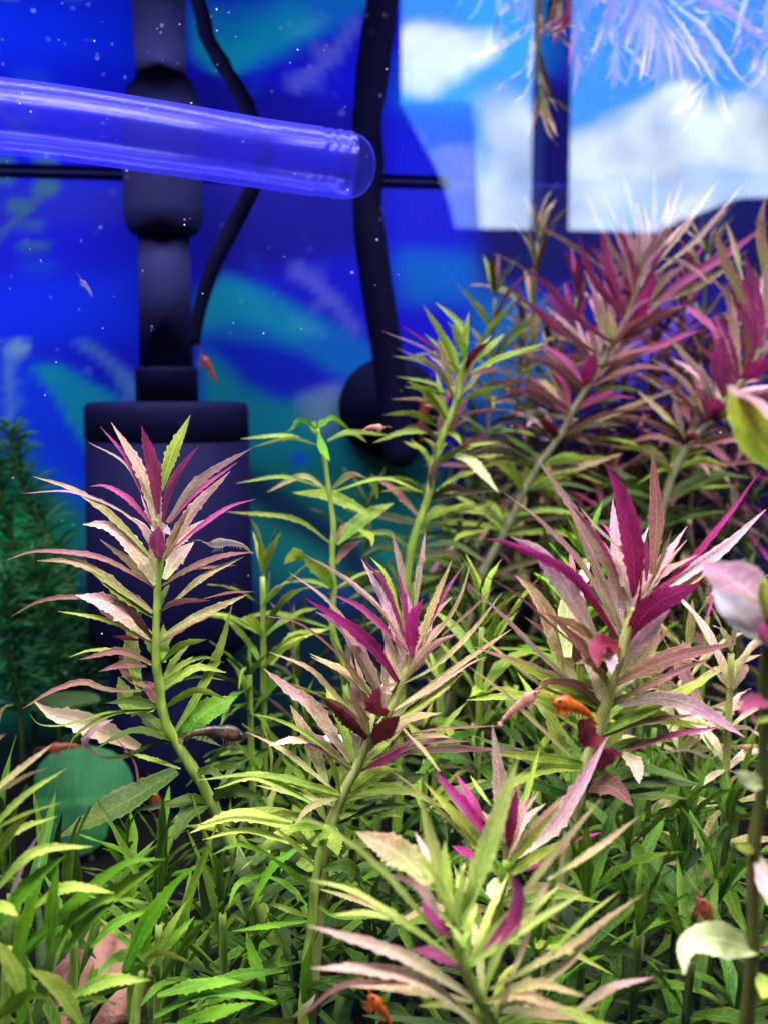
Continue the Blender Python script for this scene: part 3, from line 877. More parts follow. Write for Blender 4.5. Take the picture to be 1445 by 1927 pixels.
traced('magenta_stem_plant', 'magenta stem plant at the upper right edge with serrated leaves', PL, .385, (963, 360, Z3),
 [(1440, 760), (1385, 920), (1290, 1080), (1190, 1190), (1110, 1300), (1000, 1420), (920, 1570), (870, 1710), (830, 1900)], (34, 50), 'b', '''
m 118 1200,1170 1170,980 1190,815 @-9
v 110 1290,1065 1380,1000 1460,940 @-9
k 74 1290,1050 1250,800 1220,600 1110,475
m 62 1165,830 1100,740 960,635
m 92 1390,950 1380,650 1310,350
o 76 1310,640 1200,400 1140,200
o 48 1300,500 1240,270 1200,165
o 76 1420,500 1400,200 1430,30
k 66 1430,700 1440,500 1460,250
m 60 1420,800 1330,600 1260,430
p 40 1430,760 1410,560 1420,400
n 50 1300,1050 1330,860 1290,700
M 118 1110,1310 1150,1240 1075,1185 @-9
k 56 1090,1265 970,1080 780,940
k 44 1130,1080 1000,950 830,780
o 54 960,1390 850,1260 700,1120
k 64 965,1400 930,1250 910,1130
k 70 1120,1180 1080,1060 1060,960
n 48 960,1390 800,1310 650,1270
M 70 970,1430 1020,1385 1070,1400 @-8
n 66 1030,1430 1200,1380 1300,1390
k 62 960,1560 1060,1520 1115,1605 @-6
n 44 940,1570 1150,1540 1430,1520
o 38 905,1570 820,1500 720,1440
g 34 880,1720 1100,1670 1300,1660
m 50 1230,1170 1340,1160 1445,1140
g 66 1120,1290 1260,1240 1400,1250
d 60 850,1740 700,1640 560,1560
''', Lmax=470, seed=17, bias=.5, extra=(10, .031, .0032, 'pmmpnnegdd'))
traced('olive_stem_plant', 'slim olive green stem plant leaning right beside the black tube', PL, .345, (700, 540, Z3),
 [(520, 390), (495, 520), (478, 620), (435, 740), (390, 850), (345, 1000), (315, 1180), (270, 1310), (220, 1480), (190, 1700), (180, 1900)], (30, 58), 'g', '''
g 60 480,480 400,290 285,100
g 50 515,340 480,200 355,85
l 50 515,420 520,350 500,300
g 46 600,330 690,200 808,72
g 54 570,430 660,340 748,262
M 66 520,480 570,380 665,305
g 48 545,490 720,400 995,312
g 30 560,480 760,390 985,345
y 34 460,550 300,430 115,388
m 26 480,470 330,330 165,218
k 20 470,480 300,350 55,248
o 24 450,550 330,440 135,342
g 30 440,610 330,540 135,505
g 40 410,610 330,580 180,563
o 28 430,720 300,640 105,632
g 50 370,790 230,715 60,722
g 50 400,830 200,815 5,880
o 48 420,720 370,670 285,665
g 44 420,820 470,840 503,892
c 74 440,945 560,990 712,1160 @-6
g 44 350,980 350,900 285,850
n 34 470,730 620,700 775,695
n 44 430,950 540,880 645,840
g 48 470,650 650,580 750,550
n 54 520,500 650,470 745,492
M 64 420,650 440,590 485,525
n 62 330,1150 340,1050 370,955
g 34 310,1170 200,1090 0,1075
y 34 300,1160 180,1140 50,1155
n 60 270,1300 130,1150 -10,1055
g 34 290,1310 470,1250 700,1230
g 40 360,1150 480,1070 625,1030
g 40 250,1400 360,1330 520,1310
d 50 230,1480 330,1400 480,1400
o 60 450,560 400,400 370,300
g 36 200,1650 330,1540 480,1500
g 44 440,1480 500,1400 660,1370
''', Lmax=420, seed=18, bias=.5, extra=(5, .024, .0030, 'ggognngegddd'))
traced('thin_green_plant', 'thin pale green stem plant with drooping top leaves between pump and tube', PL, .325, (420, 760, Z3),
 [(535, 140), (570, 300), (597, 490), (622, 680), (618, 790), (618, 900), (625, 1050), (618, 1260), (660, 1420), (700, 1650), (730, 1850)], (24, 44), 'g', '''
l 44 525,140 440,95 358,165
l 44 540,130 620,80 718,150
l 60 540,140 560,110 590,90
l 66 540,170 560,250 602,322 @-7
l 50 525,170 510,130 520,95
g 34 525,230 350,180 103,197
g 28 530,230 380,192 165,245
g 38 590,205 720,158 955,180
g 48 590,210 720,160 812,218
o 52 590,490 450,410 250,498
g 32 580,480 350,412 72,448
o 54 610,485 720,402 800,415
g 52 795,412 850,460 872,542
y 30 640,490 900,420 1130,500
g 40 605,785 400,650 15,608
n 66 625,775 700,692 790,715
g 60 770,705 830,750 840,805
g 34 640,780 800,735 960,735
g 96 620,1050 530,930 455,870
g 80 470,880 410,850 345,905 @-3
y 24 640,1040 780,960 905,945
g 38 620,1270 350,1188 200,1188 0,1255
y 72 270,1470 400,1320 600,1270
g 84 830,620 600,520 395,500 @10
g 96 640,790 800,640 960,560 @9
n 70 640,900 690,820 780,770 @9
g 34 630,1050 500,1000 380,1000
''', Lmax=440, seed=19, bias=.5)
traced('broad_leaf_plant', 'blurred broad pink and cream leaved plant along the right edge', PL, .140, (1204, 680, 3.0),
 [(745, 1320), (700, 1800), (690, 2400), (640, 2750), (635, 3300), (600, 3760)], (60, 100), 'r', '''
g 260 830,660 640,400 497,140 @-6
p 110 830,440 660,270 494,136 @-8
p 240 740,1400 540,1250 340,1130 @-6
w 190 720,1600 560,1430 410,1290 @-8
y 120 760,1500 720,1350 690,1220 @-4
m 110 760,1640 720,1560 680,1480 @-6
frame 1000 1300 3.074
c 110 1345,540 1260,520 1180,465 @-5
c 220 1290,1495 1050,1440 900,1480 880,1640 @-7
y 80 1290,960 1240,920 1180,880 @-4
c 50 1330,1500 1270,1520 1180,1540 @-3
p 130 1300,960 1350,1100 1400,1290 @-6
y 120 1330,1640 1340,1700 1330,1780 @-6
m 110 1390,60 1290,70 1200,130 @-4
y 60 1400,150 1320,170 1240,165 @-3
m 60 1330,1500 1380,1480 1440,1440 @-3
''', Lmax=700, seed=20, serr=.25, to_floor=True)
# ---- bottom-left bush: three neighbouring green plants
traced('green_stem_plant', 'yellow-green narrow leaves fanning in from the left edge, below the feathery plants', PL, .185, (0, 1160, Z3),
 [(-110, 980), (-120, 1180), (-120, 1400)], (40, 60), 'g', '''
o 50 -100,1040 120,860 303,718
o 34 -100,1050 130,910 272,853
y 54 -100,1260 130,1020 375,858
g 30 -100,1240 130,1120 355,1048
y 54 -100,1350 120,1200 325,1128
g 78 -60,1420 80,1200 190,1090
o 34 -100,1000 0,560 80,495
o 40 -100,800 -20,700 30,665
p 44 30,1700 130,1400 240,1200 @-3
''', Lmax=520, seed=21)
traced('green_stem_plant', 'fresh green bush of long blades filling the lower left corner', PL, .175, (0, 1160, Z3),
 [(60, 1860), (40, 2020), (30, 2250)], (50, 80), 'g', '''
y 76 -40,1560 200,1330 525,1298
l 104 -40,1780 180,1500 375,1345
l 96 90,1900 150,1700 220,1530
y 80 190,1640 380,1530 645,1560
l 96 290,1900 300,1600 330,1390
l 86 110,1910 380,1650 700,1400 935,1370
l 118 370,1890 600,1600 915,1390
l 74 310,1900 420,1700 620,1590 850,1620
y 120 140,2180 60,1960 -20,1820 @-12
y 126 460,2300 320,2090 165,1985 @-14
y 100 390,2150 600,2060 850,2050 @-8
d 110 60,1900 60,1740 130,1560 @6
l 130 120,2300 130,2050 100,1800 @4
y 90 -80,1640 20,1640 105,1690 @-12
d 100 200,2300 260,2050 330,1800 @5
l 100 -60,2300 150,2140 280,2160 @-8
''', Lmax=560, seed=22, bias=.4)
traced('green_stem_plant', 'fresh green plant with wide blades over the pink stone', PL, .19, (0, 1160, Z3),
 [(800, 2000), (780, 2140), (760, 2300)], (50, 80), 'g', '''
l 122 700,2000 850,1700 1045,1435
l 88 760,1960 950,1840 1100,1695
l 76 515,1870 650,1740 855,1650
l 90 560,2010 660,1930 830,1880
l 150 740,2280 790,2000 860,1760
l 60 830,1960 700,1820 560,1700
g 70 840,1980 960,1760 1060,1600
l 96 890,2140 1130,2080 1370,2060
l 84 870,2260 1170,2120 1560,2170
l 60 790,2200 900,2080 1010,2060
l 100 1000,2300 1180,2250 1440,2180 @-4
g 60 780,2000 900,1900 1090,1960
''', Lmax=520, seed=23, bias=.45)
traced('green_stem_plant', 'arching yellow-green leaves at the foot of the central pink plant', PL, .205, (360, 1400, 3.657),
 [(930, 560), (890, 780), (850, 1000), (830, 1250), (800, 1500), (780, 1800)], (60, 90), 'g', '''
y 94 820,400 450,225 158,312
g 60 1020,350 500,215 40,250
y 96 680,580 300,495 -5,612
y 50 700,540 350,460 40,560
y 66 800,720 400,595 78,660
l 50 640,810 350,695 130,770
l 80 780,690 560,850 400,1150
l 64 520,890 330,960 258,1122
y 54 850,840 700,680 560,560
l 60 820,1000 650,850 520,760
l 60 800,1110 640,960 480,900
g 60 830,1200 640,1130 480,1080
l 96 640,1560 300,1600 -40,1720
l 84 590,1790 350,1710 -40,1830
l 110 520,1720 440,1500 380,1290
l 120 800,1900 790,1600 830,1350
l 60 760,1500 600,1500 640,1300
d 120 420,1000 360,880 330,720 @10
d 120 700,1480 620,1300 520,1160 @10
l 60 800,1220 560,1250 280,1290
g 50 240,1280 300,1190 380,1240
o 50 890,1000 1100,1060 1324,1160 @-6
l 70 880,1120 1000,1180 1324,1190 @-4
c 60 700,1880 800,1800 860,1720 @-8
g 90 860,660 960,620 1010,750 @-4
d 130 900,860 1080,850 1200,980 @6
''', Lmax=640, seed=24)
# ------------------------------------------------------------------ bushy undergrowth plants: whorls of shared leaf meshes
def canon(mat, k):
    """leaf of unit length along +X, arched, four shapes per colour"""
    key = (mat, k)
    if key in CAN: return CAN[key]
    arch, droop, wd = ((.10, .30, .10), (.05, .55, .115), (.0, .12, .085), (.15, .75, .105))[k]
    n = 8; V, UV, Fc = [], [], []
    r = random.Random(k*7+3)
    for i in range(n+1):
        t = i/n; x = t*(1-.15*droop*t); z = arch*math.sin(t*2.2)-droop*.45*t*t
        pr = min(1.0, .3+t/.3*.7) if t < .3 else max(.03, 1-((t-.3)/.7)**2.3)
        tooth = 1.13 if i % 2 else .95
        for v in (-1, 0, 1):
            V.append((x, v*wd*.5*pr*(tooth if v == 1 else 2.08-tooth if v == -1 else 1), z+abs(v)*.03*pr+.012*math.sin(t*17+v*2)))
            UV.append((t, .5+.5*v))
    for i in range(n):
        for j in range(2): Fc.append((i*3+j, i*3+j+1, (i+1)*3+j+1, (i+1)*3+j))
    me = bpy.data.meshes.new('leaf'); me.from_pydata(V, [], Fc)
    uv = me.uv_layers.new(name='UVMap'); idx = np.empty(len(me.loops), dtype=np.int32); me.loops.foreach_get('vertex_index', idx)
    uv.data.foreach_set('uv', np.asarray(UV, dtype=np.float32)[idx].ravel())
    me.polygons.foreach_set('use_smooth', [True]*len(me.polygons)); me.materials.append(LM[mat])
    CAN[key] = me; return me
CAN = {}
def bush(px, py, Y, lean, L, cols, smat, label, group=None, seed=0, gap=.010, k=5, bottom=.02, el=(62, -15), name='bushy_stem_plant', sr=.0011):
    r = random.Random(seed*31+7)
    top = at(px, py, Y); base = Vector((top.x+lean, min(Y+.01, Y_BACK-.01), Z_FLOOR-.003))
    H = top.z-base.z
    root = thing(name, base, label, PL, group)
    mid = base.lerp(top, .5)+Vector((lean*-.25, 0, 0))
    P = catmull([base, mid, top], 24)
    V, Fc = tube_data(P[::-1], lambda t: sr*(.7+.5*t), 7); mesh_obj('stem', V, Fc, SM[smat], root)
    n = max(3, int(H*(1-bottom*0)/gap)); ax = r.uniform(0, 6)
    for i in range(n+1):
        t = 1-i/n*.86; j = t*24; a = int(min(23, j)); p = P[a].lerp(P[a+1], j-a)
        T = (P[min(24, a+1)]-P[max(0, a-1)]).normalized()
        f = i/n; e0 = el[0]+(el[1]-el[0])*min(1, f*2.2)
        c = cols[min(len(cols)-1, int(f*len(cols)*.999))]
        ax += .6
        kk = k if i else k+1
        for q in range(kk):
            az = ax+2*math.pi*q/kk+r.uniform(-.5, .5); e = R(e0+r.uniform(-24, 24))
            ln = L*r.uniform(.6, 1.2)*(.55+.45*min(1, f*5+.2)) if i else L*r.uniform(.5, .8)
            d = Vector((math.cos(az)*math.cos(e), math.sin(az)*math.cos(e), math.sin(e)))
            q2 = T.to_track_quat('Z', 'X'); d = q2 @ d
            X = d.normalized(); Z = (Vector((0, 0, 1))-X*X.z)
            Z = Z.normalized() if Z.length > .05 else Vector((1, 0, 0))
            Yv = Z.cross(X); ro = r.uniform(-.6, .6)
            Y2 = Yv*math.cos(ro)+Z*math.sin(ro); Z2 = X.cross(Y2)
            o = bpy.data.objects.new('leaf', canon(c if r.random() < .8 else cols[r.randrange(len(cols))], r.randrange(4) if f > .15 else r.choice((0, 2))))
            COL.objects.link(o); o.parent = root
            pp = p-base; wq = r.uniform(.85, 1.25)*(.62 if L > .0345 and k == 4 else 1)
            if p.y+X.y*ln > Y_BACK-.004: ln *= .4
            o.matrix_local = Matrix(((X.x*ln, Y2.x*ln*wq, Z2.x*ln, pp.x), (X.y*ln, Y2.y*ln*wq, Z2.y*ln, pp.y), (X.z*ln, Y2.z*ln*wq, Z2.z*ln, pp.z), (0, 0, 0, 1)))
    return root
UG = 'undergrowth stem plants'
# singled-out ones
bush(495, 1085, .315, .0, .026, 'gLD', 'g', 'small fresh green shoot between the pump and the thin pale plant', seed=1)
bush(1100, 1050, .27, .004, .026, 'lLD', 'g', 'bright green shoot close behind the large magenta rosette', seed=2)
bush(905, 1180, .27, .0, .030, 'gLDD', 'g', 'green shoot with broad pale leaves between the two pink crowns', seed=3)
bush(1375, 1230, .235, .01, .028, 'koD', 'o', 'bronze stem plant below the big pale leaf at the right edge', seed=4)
bush(1290, 1230, .26, .005, .030, 'oLD', 'o', 'olive stem plant right of the large magenta rosette', seed=5)
bush(1010, 455, .455, -.02, .034, 'oon', 'b', 'olive brown shoot left of the tall magenta plant, under the mullion reflection', seed=6, gap=.016)
bush(1330, 480, .45, -.01, .034, 'okn', 'b', 'bronze shoot between the two magenta plants near the surface', seed=7, gap=.016)
bush(930, 560, .44, -.02, .032, 'gne', 'b', 'thin brown-green shoot behind the slim olive plant', seed=8, gap=.016)
bush(240, 1600, .25, .0, .020, 'lLD', 'g', 'low pale green shoot with blunt leaves under the wide dark leaf', seed=9, gap=.008)
bush(300, 1590, .26, .006, .020, 'lLL', 'g', 'low bright green shoot right of the blunt-leaved one', seed=10, gap=.008)
back = 'mauve topped stem plant in the thicket behind the two tall magenta plants'
for q, (px, py, Y) in enumerate(((1085, 560, .455), (1150, 560, .46), (1290, 540, .46), (1235, 580, .465), (1385, 600, .455), (1435, 540, .46), (1045, 650, .47), (1310, 690, .46), (1180, 680, .47), (985, 620, .465))):
    bush(px, py, Y, rng.uniform(-.045, -.015), rng.uniform(.028, .036), rng.choice(('mneed', 'knmee', 'pmned', 'nneed')), 'b', back, 'mauve thicket behind the tall magenta plants', 60+q, gap=.0115, k=6)
# ranks of look-alikes
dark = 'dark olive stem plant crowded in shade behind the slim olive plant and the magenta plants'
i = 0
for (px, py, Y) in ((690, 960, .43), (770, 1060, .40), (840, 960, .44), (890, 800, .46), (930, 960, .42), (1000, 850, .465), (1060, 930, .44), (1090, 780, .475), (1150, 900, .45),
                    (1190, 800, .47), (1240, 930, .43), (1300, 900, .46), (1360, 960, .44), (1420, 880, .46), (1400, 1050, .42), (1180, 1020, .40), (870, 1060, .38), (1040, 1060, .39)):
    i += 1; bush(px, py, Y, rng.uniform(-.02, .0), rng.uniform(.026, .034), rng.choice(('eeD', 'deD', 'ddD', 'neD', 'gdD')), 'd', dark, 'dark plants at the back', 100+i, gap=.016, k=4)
mid = 'mid green narrow-leaved stem plant in the thick growth between the pink plants'
for (px, py, Y) in ((470, 1270, .31), (560, 1200, .33), (650, 1290, .31), (740, 1230, .34), (830, 1290, .30), (580, 1370, .28), (690, 1440, .27), (800, 1430, .26), (900, 1370, .28), (970, 1290, .32),
                    (1010, 1400, .28), (1230, 1370, .29), (1320, 1400, .27), (1400, 1440, .26), (500, 1500, .27), (1090, 1220, .34), (1210, 1180, .35), (1330, 1160, .34), (620, 1540, .26)):
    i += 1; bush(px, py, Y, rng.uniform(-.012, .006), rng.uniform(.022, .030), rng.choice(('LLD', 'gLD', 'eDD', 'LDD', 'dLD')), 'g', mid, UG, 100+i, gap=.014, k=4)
low = 'deep green bushy plant low in the shaded foreground on the right'
for (px, py, Y) in ((1130, 1500, .245), (1220, 1480, .24), (1300, 1540, .225), (1370, 1560, .23), (1180, 1600, .21), (1280, 1650, .205), (1350, 1700, .20), (1200, 1760, .185), (1100, 1700, .195), (1300, 1810, .18),
                    (1400, 1820, .18), (1030, 1560, .22), (1010, 1800, .18)):
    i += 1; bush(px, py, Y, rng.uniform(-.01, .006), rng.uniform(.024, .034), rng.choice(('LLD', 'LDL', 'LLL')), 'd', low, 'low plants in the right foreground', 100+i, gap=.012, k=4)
low2 = 'deep green bushy plant low between the front shoot and the left corner'
for (px, py, Y) in ((430, 1560, .23), (520, 1620, .215), (600, 1700, .20), (480, 1750, .19), (390, 1700, .205), (560, 1830, .175), (660, 1600, .22), (740, 1560, .22), (700, 1760, .185), (330, 1800, .19), (840, 1560, .22), (90, 1640, .21), (20, 1760, .19)):
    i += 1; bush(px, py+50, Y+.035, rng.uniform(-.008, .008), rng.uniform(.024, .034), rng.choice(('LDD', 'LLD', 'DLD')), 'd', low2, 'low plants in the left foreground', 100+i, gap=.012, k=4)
blades = 'tall thin shoot of long narrow green blades in the lower left corner'
for (px, py, Y, L) in ((20, 1680, .215, .040), (140, 1760, .205, .038), (300, 1740, .21, .038), (420, 1720, .215, .036)):
    i += 1; bush(px, py, Y, rng.uniform(-.01, .01), L, rng.choice(('LLD', 'gLD', 'LLL')), 'g', blades, 'long-bladed shoots in the lower left corner', 100+i, gap=.016, k=4, el=(70, 30))
# feathery plants at the far left: fine needles in whorls
FM = leaf_mat('needle_dark', (.014, .11, .035), (.03, .17, .045), (.06, .24, .07), .3)
def feathery(pts, Y, label, seed, L=.016, mats='d'):
    r = random.Random(seed); P = catmull([at(a, b, Y) for a, b in pts], 40)
    base = Vector((P[-1].x, Y, Z_FLOOR)); root = thing('feathery_plant', base, label, PL, 'feathery plants at the left')
    ext = P+[Vector((P[-1].x, Y, Z_FLOOR-.003))] if P[-1].z > Z_FLOOR else P
    V, Fc = tube_data(ext, .0010, 6); mesh_obj('stem', V, Fc, SM['d'], root)
    V, Fc, UV = [], [], []
    for i in range(0, 41):
        for q in range(11):
            az = r.uniform(0, 6.28); e = r.uniform(-.1, .8); ln = L*r.uniform(.6, 1.1)*(.6+.4*min(1, i/8))
            T = (P[min(40, i+1)]-P[max(0, i-1)]).normalized()*-1
            d = T.to_track_quat('Z', 'X') @ Vector((math.cos(az)*math.cos(e), math.sin(az)*math.cos(e), math.sin(e)))
            s = d.cross(Vector((r.uniform(-1, 1), r.uniform(-1, 1), r.uniform(-1, 1)))).normalized()*.00045
            p = P[i]+(P[min(40, i+1)]-P[i])*r.random(); m_ = p+d*ln*.55+Vector((0, 0, .002)); e_ = p+d*ln
            b = len(V); V += [p-s, p+s, m_+s, m_-s, e_]; UV += [(0, .3), (0, .7), (.5, .7), (.5, .3), (1, .5)]
            Fc += [(b, b+1, b+2, b+3), (b+3, b+2, b+4)]
    V = [Vector((v.x, min(v.y, Y_BACK-.002), v.z)) for v in V]
    tag(mesh_obj('needles', V, Fc, FM, root, UV), kind='stuff')
feathery([(20, 800), (40, 900), (90, 1010), (140, 1130), (165, 1270)], .47, 'dark feathery plant curving down beside the pump', 1)
feathery([(-20, 830), (0, 930), (30, 1050), (60, 1200)], .465, 'dark feathery plant at the very left edge of the print', 2)
feathery([(60, 1040), (90, 1150), (110, 1300)], .455, 'shorter feathery plant between the two tall feathery ones', 3, .02)
feathery([(10, 1080), (20, 1200), (40, 1340)], .45, 'blurred feathery plant low at the left edge', 4, .02, 'l')
feathery([(150, 1170), (160, 1280), (170, 1400)], .46, 'feathery plant at the foot of the pump', 5, .018)
# round-leaved plant low at the left
rl = thing('round_leaf_plant', (at(170, 1500, .39).x, .39, Z_FLOOR), 'plant with one big rounded blue-green leaf low at the left', PL)
def round_leaf(px, py, rx, ry, Y, tilt, mat, par):
    c = at(px, py, Y); m_ = mpx(Y); V = []; Fc = []; UV = []; rings, S = 7, 28
    for i in range(rings+1):
        for k in range(S):
            a = 2*math.pi*k/S; q = i/rings; rr = q*(1+.05*math.sin(a*3+1)+.04*math.cos(a)+.14*math.exp(-((a-2.5)/.45)**2)-.22*math.exp(-((a-5.6)/.22)**2))
            x = rr*rx*m_*math.cos(a); z = rr*ry*m_*math.sin(a)
            V.append(c+Vector((x, tilt*z+.25*rx*m_*q*q+.10*abs(x*.8+z*.6)+.03*rx*m_*math.sin(a*9)*q*q, z+.08*x))); UV.append((.5+.5*rr*math.cos(a), .5+.5*rr*math.sin(a)))
    for i in range(rings):
        for k in range(S): Fc.append((i*S+k, i*S+(k+1) % S, (i+1)*S+(k+1) % S, (i+1)*S+k))
    return mesh_obj('leaf', V, Fc, mat, par, UV)
round_leaf(150, 1512, 90, 92, .39, .5, leaf_mat('leaf_blue_green', (.008, .085, .022), (.018, .13, .035), (.04, .18, .05), .4, trans=.35, rough=.7), rl)
round_leaf(120, 1330, 60, 20, .41, .8, LM['D'], rl)
P = catmull([at(150, 1540, .395), Vector((rl.location.x, .39, Z_FLOOR))], 10); V, Fc = tube_data(P, .0012, 7); mesh_obj('leaf_stalk', V, Fc, SM['d'], rl)
# loose leaf, stone, shell
lf = leaf([at(x/Z3, 780+y/Z3, .262) for x, y in ((790, 1880), (480, 1740), (300, 1690), (195, 1620))], 190/Z3*mpx(.262), leaf_mat('leaf_withered', (.80, .50, .24), (.88, .60, .42), (.98, .86, .66), .6), None, 77, fold=.4, phi=.1, name='withered_leaf')
tag(lf, 'withered peach coloured leaf lying over the lower leaves left of the alone red plant', 'leaf')
def rock(name, c, sx, sy, sz, mat, label, seed):
    bm = bmesh.new(); bmesh.ops.create_icosphere(bm, subdivisions=4, radius=1)
    for v in bm.verts:
        d = v.co.normalized(); k = 1+.28*mn.noise(d*1.7+Vector((seed, 0, 0)))+.10*mn.noise(d*5+Vector((seed, 3, 0)))+.03*mn.noise(d*17)
        v.co = Vector((d.x*sx*k, d.y*sy*k, d.z*sz*k))
    me = bpy.data.meshes.new(name); bm.to_mesh(me); bm.free(); me.materials.append(mat)
    me.polygons.foreach_set('use_smooth', [True]*len(me.polygons))
    o = bpy.data.objects.new(name, me); COL.objects.link(o); o.location = c; return tag(o, label, 'stone')
stone = plain('pink_stone', (.30, .13, .095), .75, .3, .3, 90, .8, .003)
rock('pink_stone', at(165, 1900, .24)+Vector((0, .0, -.004)), .012, .02, .022, stone, 'pinkish stone showing between the green blades at the bottom left', 2).rotation_euler = (0, R(25), 0)
rock('white_shell_chip', at(628, 1391, .235),   .0026, .002, .0009, plain('white_shell', (.75, .76, .9), .5), 'small white chip glinting behind the central stem', 5)
# ------------------------------------------------------------------ shrimps
def shrimp_mat(name, col, alpha, fleck=None):
    t = NT(name); tc = t.n('ShaderNodeTexCoord').outputs['Object']
    no = t.n('ShaderNodeTexNoise', Vector=tc, Scale=700.0, Detail=4.0)
    c = t.mix(t.sm(no.outputs[0], .42, .66), col, fleck or tuple(x*.45 for x in col))
    p = t.n('ShaderNodeBsdfPrincipled', Base_Color=c, Roughness=.3); p.inputs['Specular IOR Level'].default_value = .5
    tl = t.n('ShaderNodeBsdfTranslucent', Color=c); tr = t.n('ShaderNodeBsdfTransparent', Color=(1, 1, 1, 1))
    a = t.n('ShaderNodeMixShader', _0=.35, _1=p.outputs[0], _2=tl.outputs[0])
    return t.end(t.n('ShaderNodeMixShader', _0=alpha, _1=tr.outputs[0], _2=a.outputs[0]).outputs[0])
eye_m = plain('shrimp_eye', (.006, .004, .006), .15, .7)
def shrimp(hx, hy, tx, ty, Y, hgt, mat, label, bend=.25, up=None, dY=0.0):
    """head and tail at photo points; back arches to one side, legs hang from the other"""
    h, t_ = at(hx, hy, Y), at(tx, ty, Y+dY); ax = t_-h; L = ax.length; X = ax.normalized()
    U = Vector((0, 0, 1)) if up is None else Vector((up[0], 0, up[1]))
    Z = (U-X*X.dot(U)).normalized(); Yv = Z.cross(X)
    H = hgt*mpx(Y)
    root = thing('shrimp', h.lerp(t_, .5), label, 'shrimp')
    n = 36; V, Fc = [], []; S = 12; cen = []
    for i in range(n+1):
        t = i/n; y = bend*L*math.sin(math.pi*min(1, t*1.0))*.55
        if t > .75: y -= bend*L*.7*((t-.75)/.25)**2*.6
        cen.append(h+X*(L*t)+Z*y)
    for i in range(n+1):
        t = i/n
        if t < .10: r = .12+.55*(t/.10)**.7
        elif t < .42: r = .67+.33*math.sin((t-.10)/.32*math.pi)
        else:
            q = (t-.42)/.58; r = (.74-.52*q)*(1+.06*math.cos(q*6*2*math.pi))
            if t > .95: r *= .7
        T = (cen[min(n, i+1)]-cen[max(0, i-1)]).normalized(); Nz = (Z-T*Z.dot(T)).normalized(); Ny = T.cross(Nz)
        for k in range(S):
            a = 2*math.pi*k/S; V.append(cen[i]+Nz*(math.cos(a)*r*H*.5)+Ny*(math.sin(a)*r*H*.34))
    for i in range(n):
        for k in range(S): Fc.append((i*S+k, i*S+(k+1) % S, (i+1)*S+(k+1) % S, (i+1)*S+k))
    Fc += [tuple(range(S))[::-1], tuple(n*S+k for k in range(S))]
    mesh_obj('body', V, Fc, mat, root)
    # rostrum, tail fan
    r0 = cen[1]+Z*H*.18
    V, Fc = tube_data([r0, r0-X*L*.09+Z*H*.04, r0-X*L*.17], lambda t: H*.07*(1-.9*t), 6); mesh_obj('rostrum', V, Fc, mat, root)
    V, Fc = [], []
    T = (cen[-1]-cen[-3]).normalized(); Nz = (Z-T*Z.dot(T)).normalized(); Ny = T.cross(Nz)
    for s in (-.8, -.35, .1, .5):
        b = len(V); d = (T+Nz*s*.35+Ny*s*.5).normalized(); e = cen[-2]
        q = d.cross(Nz).normalized()*H*.10+Nz*H*.05
        V += [e-q*.4, e+q*.4, e+d*L*.10+q, e+d*L*.14, e+d*L*.10-q]; Fc += [(b, b+1, b+2, b+3, b+4)]
    mesh_obj('tail_fan', V, Fc, mat, root)
    for s in (-1, 1):
        e = cen[3]+Yv*s*H*.26+Z*H*.16-X*L*.01
        bm = bmesh.new(); bmesh.ops.create_icosphere(bm, subdivisions=2, radius=H*.10); vs = [v.co+e for v in bm.verts]; fs = [tuple(v.index for v in f.verts) for f in bm.faces]; bm.free()
        mesh_obj('eye', vs, fs, eye_m, root)
    def limb(nm, P, r):
        V, Fc = tube_data(catmull(P, 8), lambda t: r*(1-.7*t), 5); mesh_obj(nm, V, Fc, mat, root)
    for s in (-1, 1):
        a = cen[1]+Yv*s*H*.1; limb('antenna', [a, a-X*L*.25+Z*L*.10+Yv*s*L*.05, a-X*L*.45+Z*L*.02+Yv*s*L*.18], H*.028)
        for q in range(4):
            a = cen[7+q*2]+Yv*s*H*.16-Z*H*.3; limb('leg', [a, a-Z*H*.30-X*L*.02+Yv*s*H*.15, a-Z*H*.62-X*L*(.09-.03*q)+Yv*s*H*.22], H*.035)
        for q in range(4):
            a = cen[18+q*3]+Yv*s*H*.10-Z*H*.2; limb('swimmeret', [a, a-Z*H*.18+X*L*.015, a-Z*H*.32+X*L*.035], H*.045)
    return root
SO = shrimp_mat('shrimp_orange', (.70, .17, .02), .85, (.42, .07, .015)); SR = shrimp_mat('shrimp_red', (.36, .07, .035), .72, (.22, .04, .03))
SC = shrimp_mat('shrimp_clear', (.40, .38, .45), .30, (.65, .45, .2)); SD = shrimp_mat('shrimp_dark', (.05, .035, .03), .93, (.20, .10, .06)); SP = shrimp_mat('shrimp_pink', (.62, .26, .22), .85, (.75, .45, .4))
shrimp(1038, 1322, 1118, 1352, .188, 36, SO, 'orange shrimp perched on the stem of the large magenta rosette', .13, dY=.004)
shrimp(392, 1026, 472, 1032, .245, 19, SC, 'translucent shrimp with yellowish head on a leaf before the pump', .18)
shrimp(462, 1388, 345, 1384, .232, 33, SD, 'dark mottled shrimp resting left of the central stem', .16)
shrimp(1012, 1302, 942, 1356, .192, 28, SP, 'dull pink shrimp facing the orange one', .05)
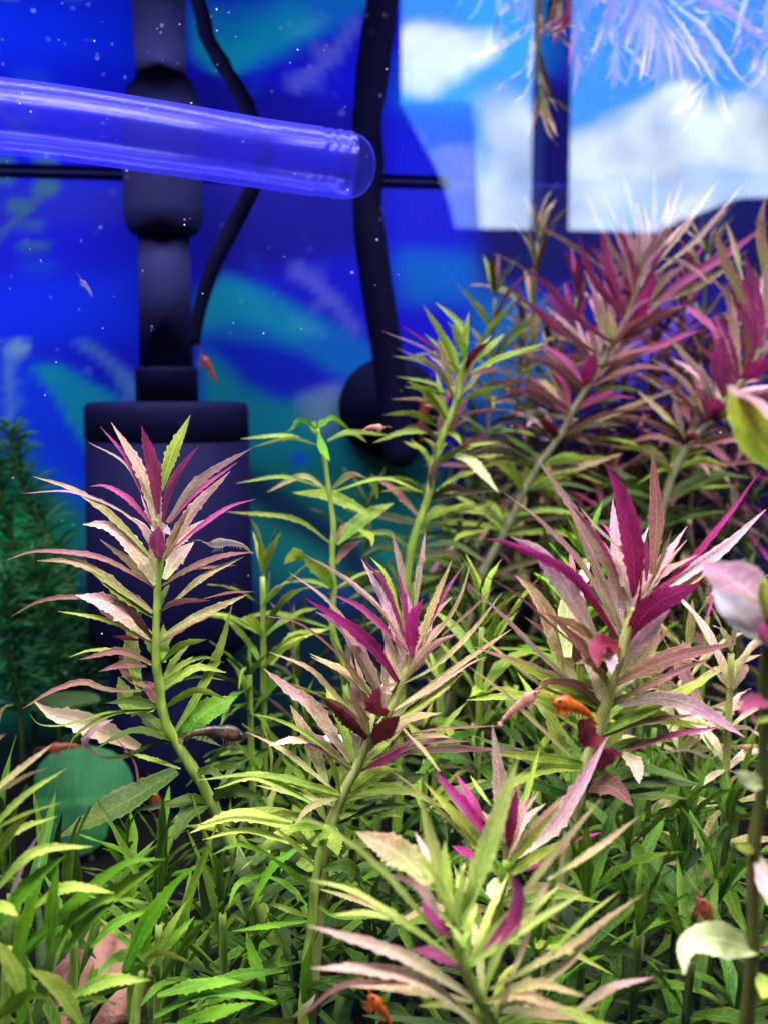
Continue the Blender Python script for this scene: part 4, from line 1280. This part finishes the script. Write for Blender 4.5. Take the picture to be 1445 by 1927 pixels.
shrimp(378, 668, 408, 718, .40, 17, SR, 'small red shrimp clinging beside the grey riser pipe', .05, (1, .5))
shrimp(812, 735, 788, 822, .42, 27, SR, 'red-brown shrimp in front of the round suction cup', .08, (-1, .1))
shrimp(90, 1412, 155, 1404, .37, 20, SR, 'blurred rust coloured shrimp above the rounded blue-green leaf', .10)
shrimp(287, 1488, 316, 1556, .33, 16, SR, 'orange shrimp in the dark gap below the pump', .05, (1, .2))
shrimp(1312, 1690, 1352, 1768, .17, 34, SR, 'rusty shrimp hiding above the cream leaf at the right', .05, (1, .2))
shrimp(722, 806, 686, 806, .318, 12, SP, 'tiny pale shrimp at the tip of a leaf below the suction cup', .15)
shrimp(694, 1872, 738, 1930, .16, 26, SO, 'orange shrimp at the bottom edge below the nearest shoot', .05, (1, .2))
shrimp(985, 785, 1030, 775, .39, 18, SC, 'clear violet-white shrimp by the curled maroon leaf on the tall magenta plant', .3)
shrimp(152, 527, 175, 556, .30, 9, SC, 'tiny translucent baby shrimp swimming in the open blue water', .1, (1, .3))
# drifting specks
bm = bmesh.new(); r = random.Random(9)
for k in range(150):
    px, py = (r.uniform(0, 750), r.uniform(0, 700)) if r.random() < .8 else (r.uniform(0, 1445), r.uniform(0, 1300))
    Y = r.uniform(.10, .46)
    p = at(px, py, Y)
    if p.z > Z_WATER-.001: p = at(px, py, min(Y, .42)*.5)
    if p.z > Z_WATER-.001 or p.y < Y_GLASS+.004: continue
    bmesh.ops.create_icosphere(bm, subdivisions=1, radius=r.choice((.6, .8, .8, 1.0, 1.5))*mpx(p.y)*1.2, matrix=Matrix.Translation(p))
me = bpy.data.meshes.new('drifting_specks'); bm.to_mesh(me); bm.free()
sp = NT('pale_speck'); me.materials.append(sp.end(sp.n('ShaderNodeBsdfPrincipled', Base_Color=(.5, .54, .8, 1), Roughness=.6).outputs[0]))
o = bpy.data.objects.new('drifting_specks', me); COL.objects.link(o); tag(o, 'pale specks of dust drifting in the water', 'specks', kind='stuff')
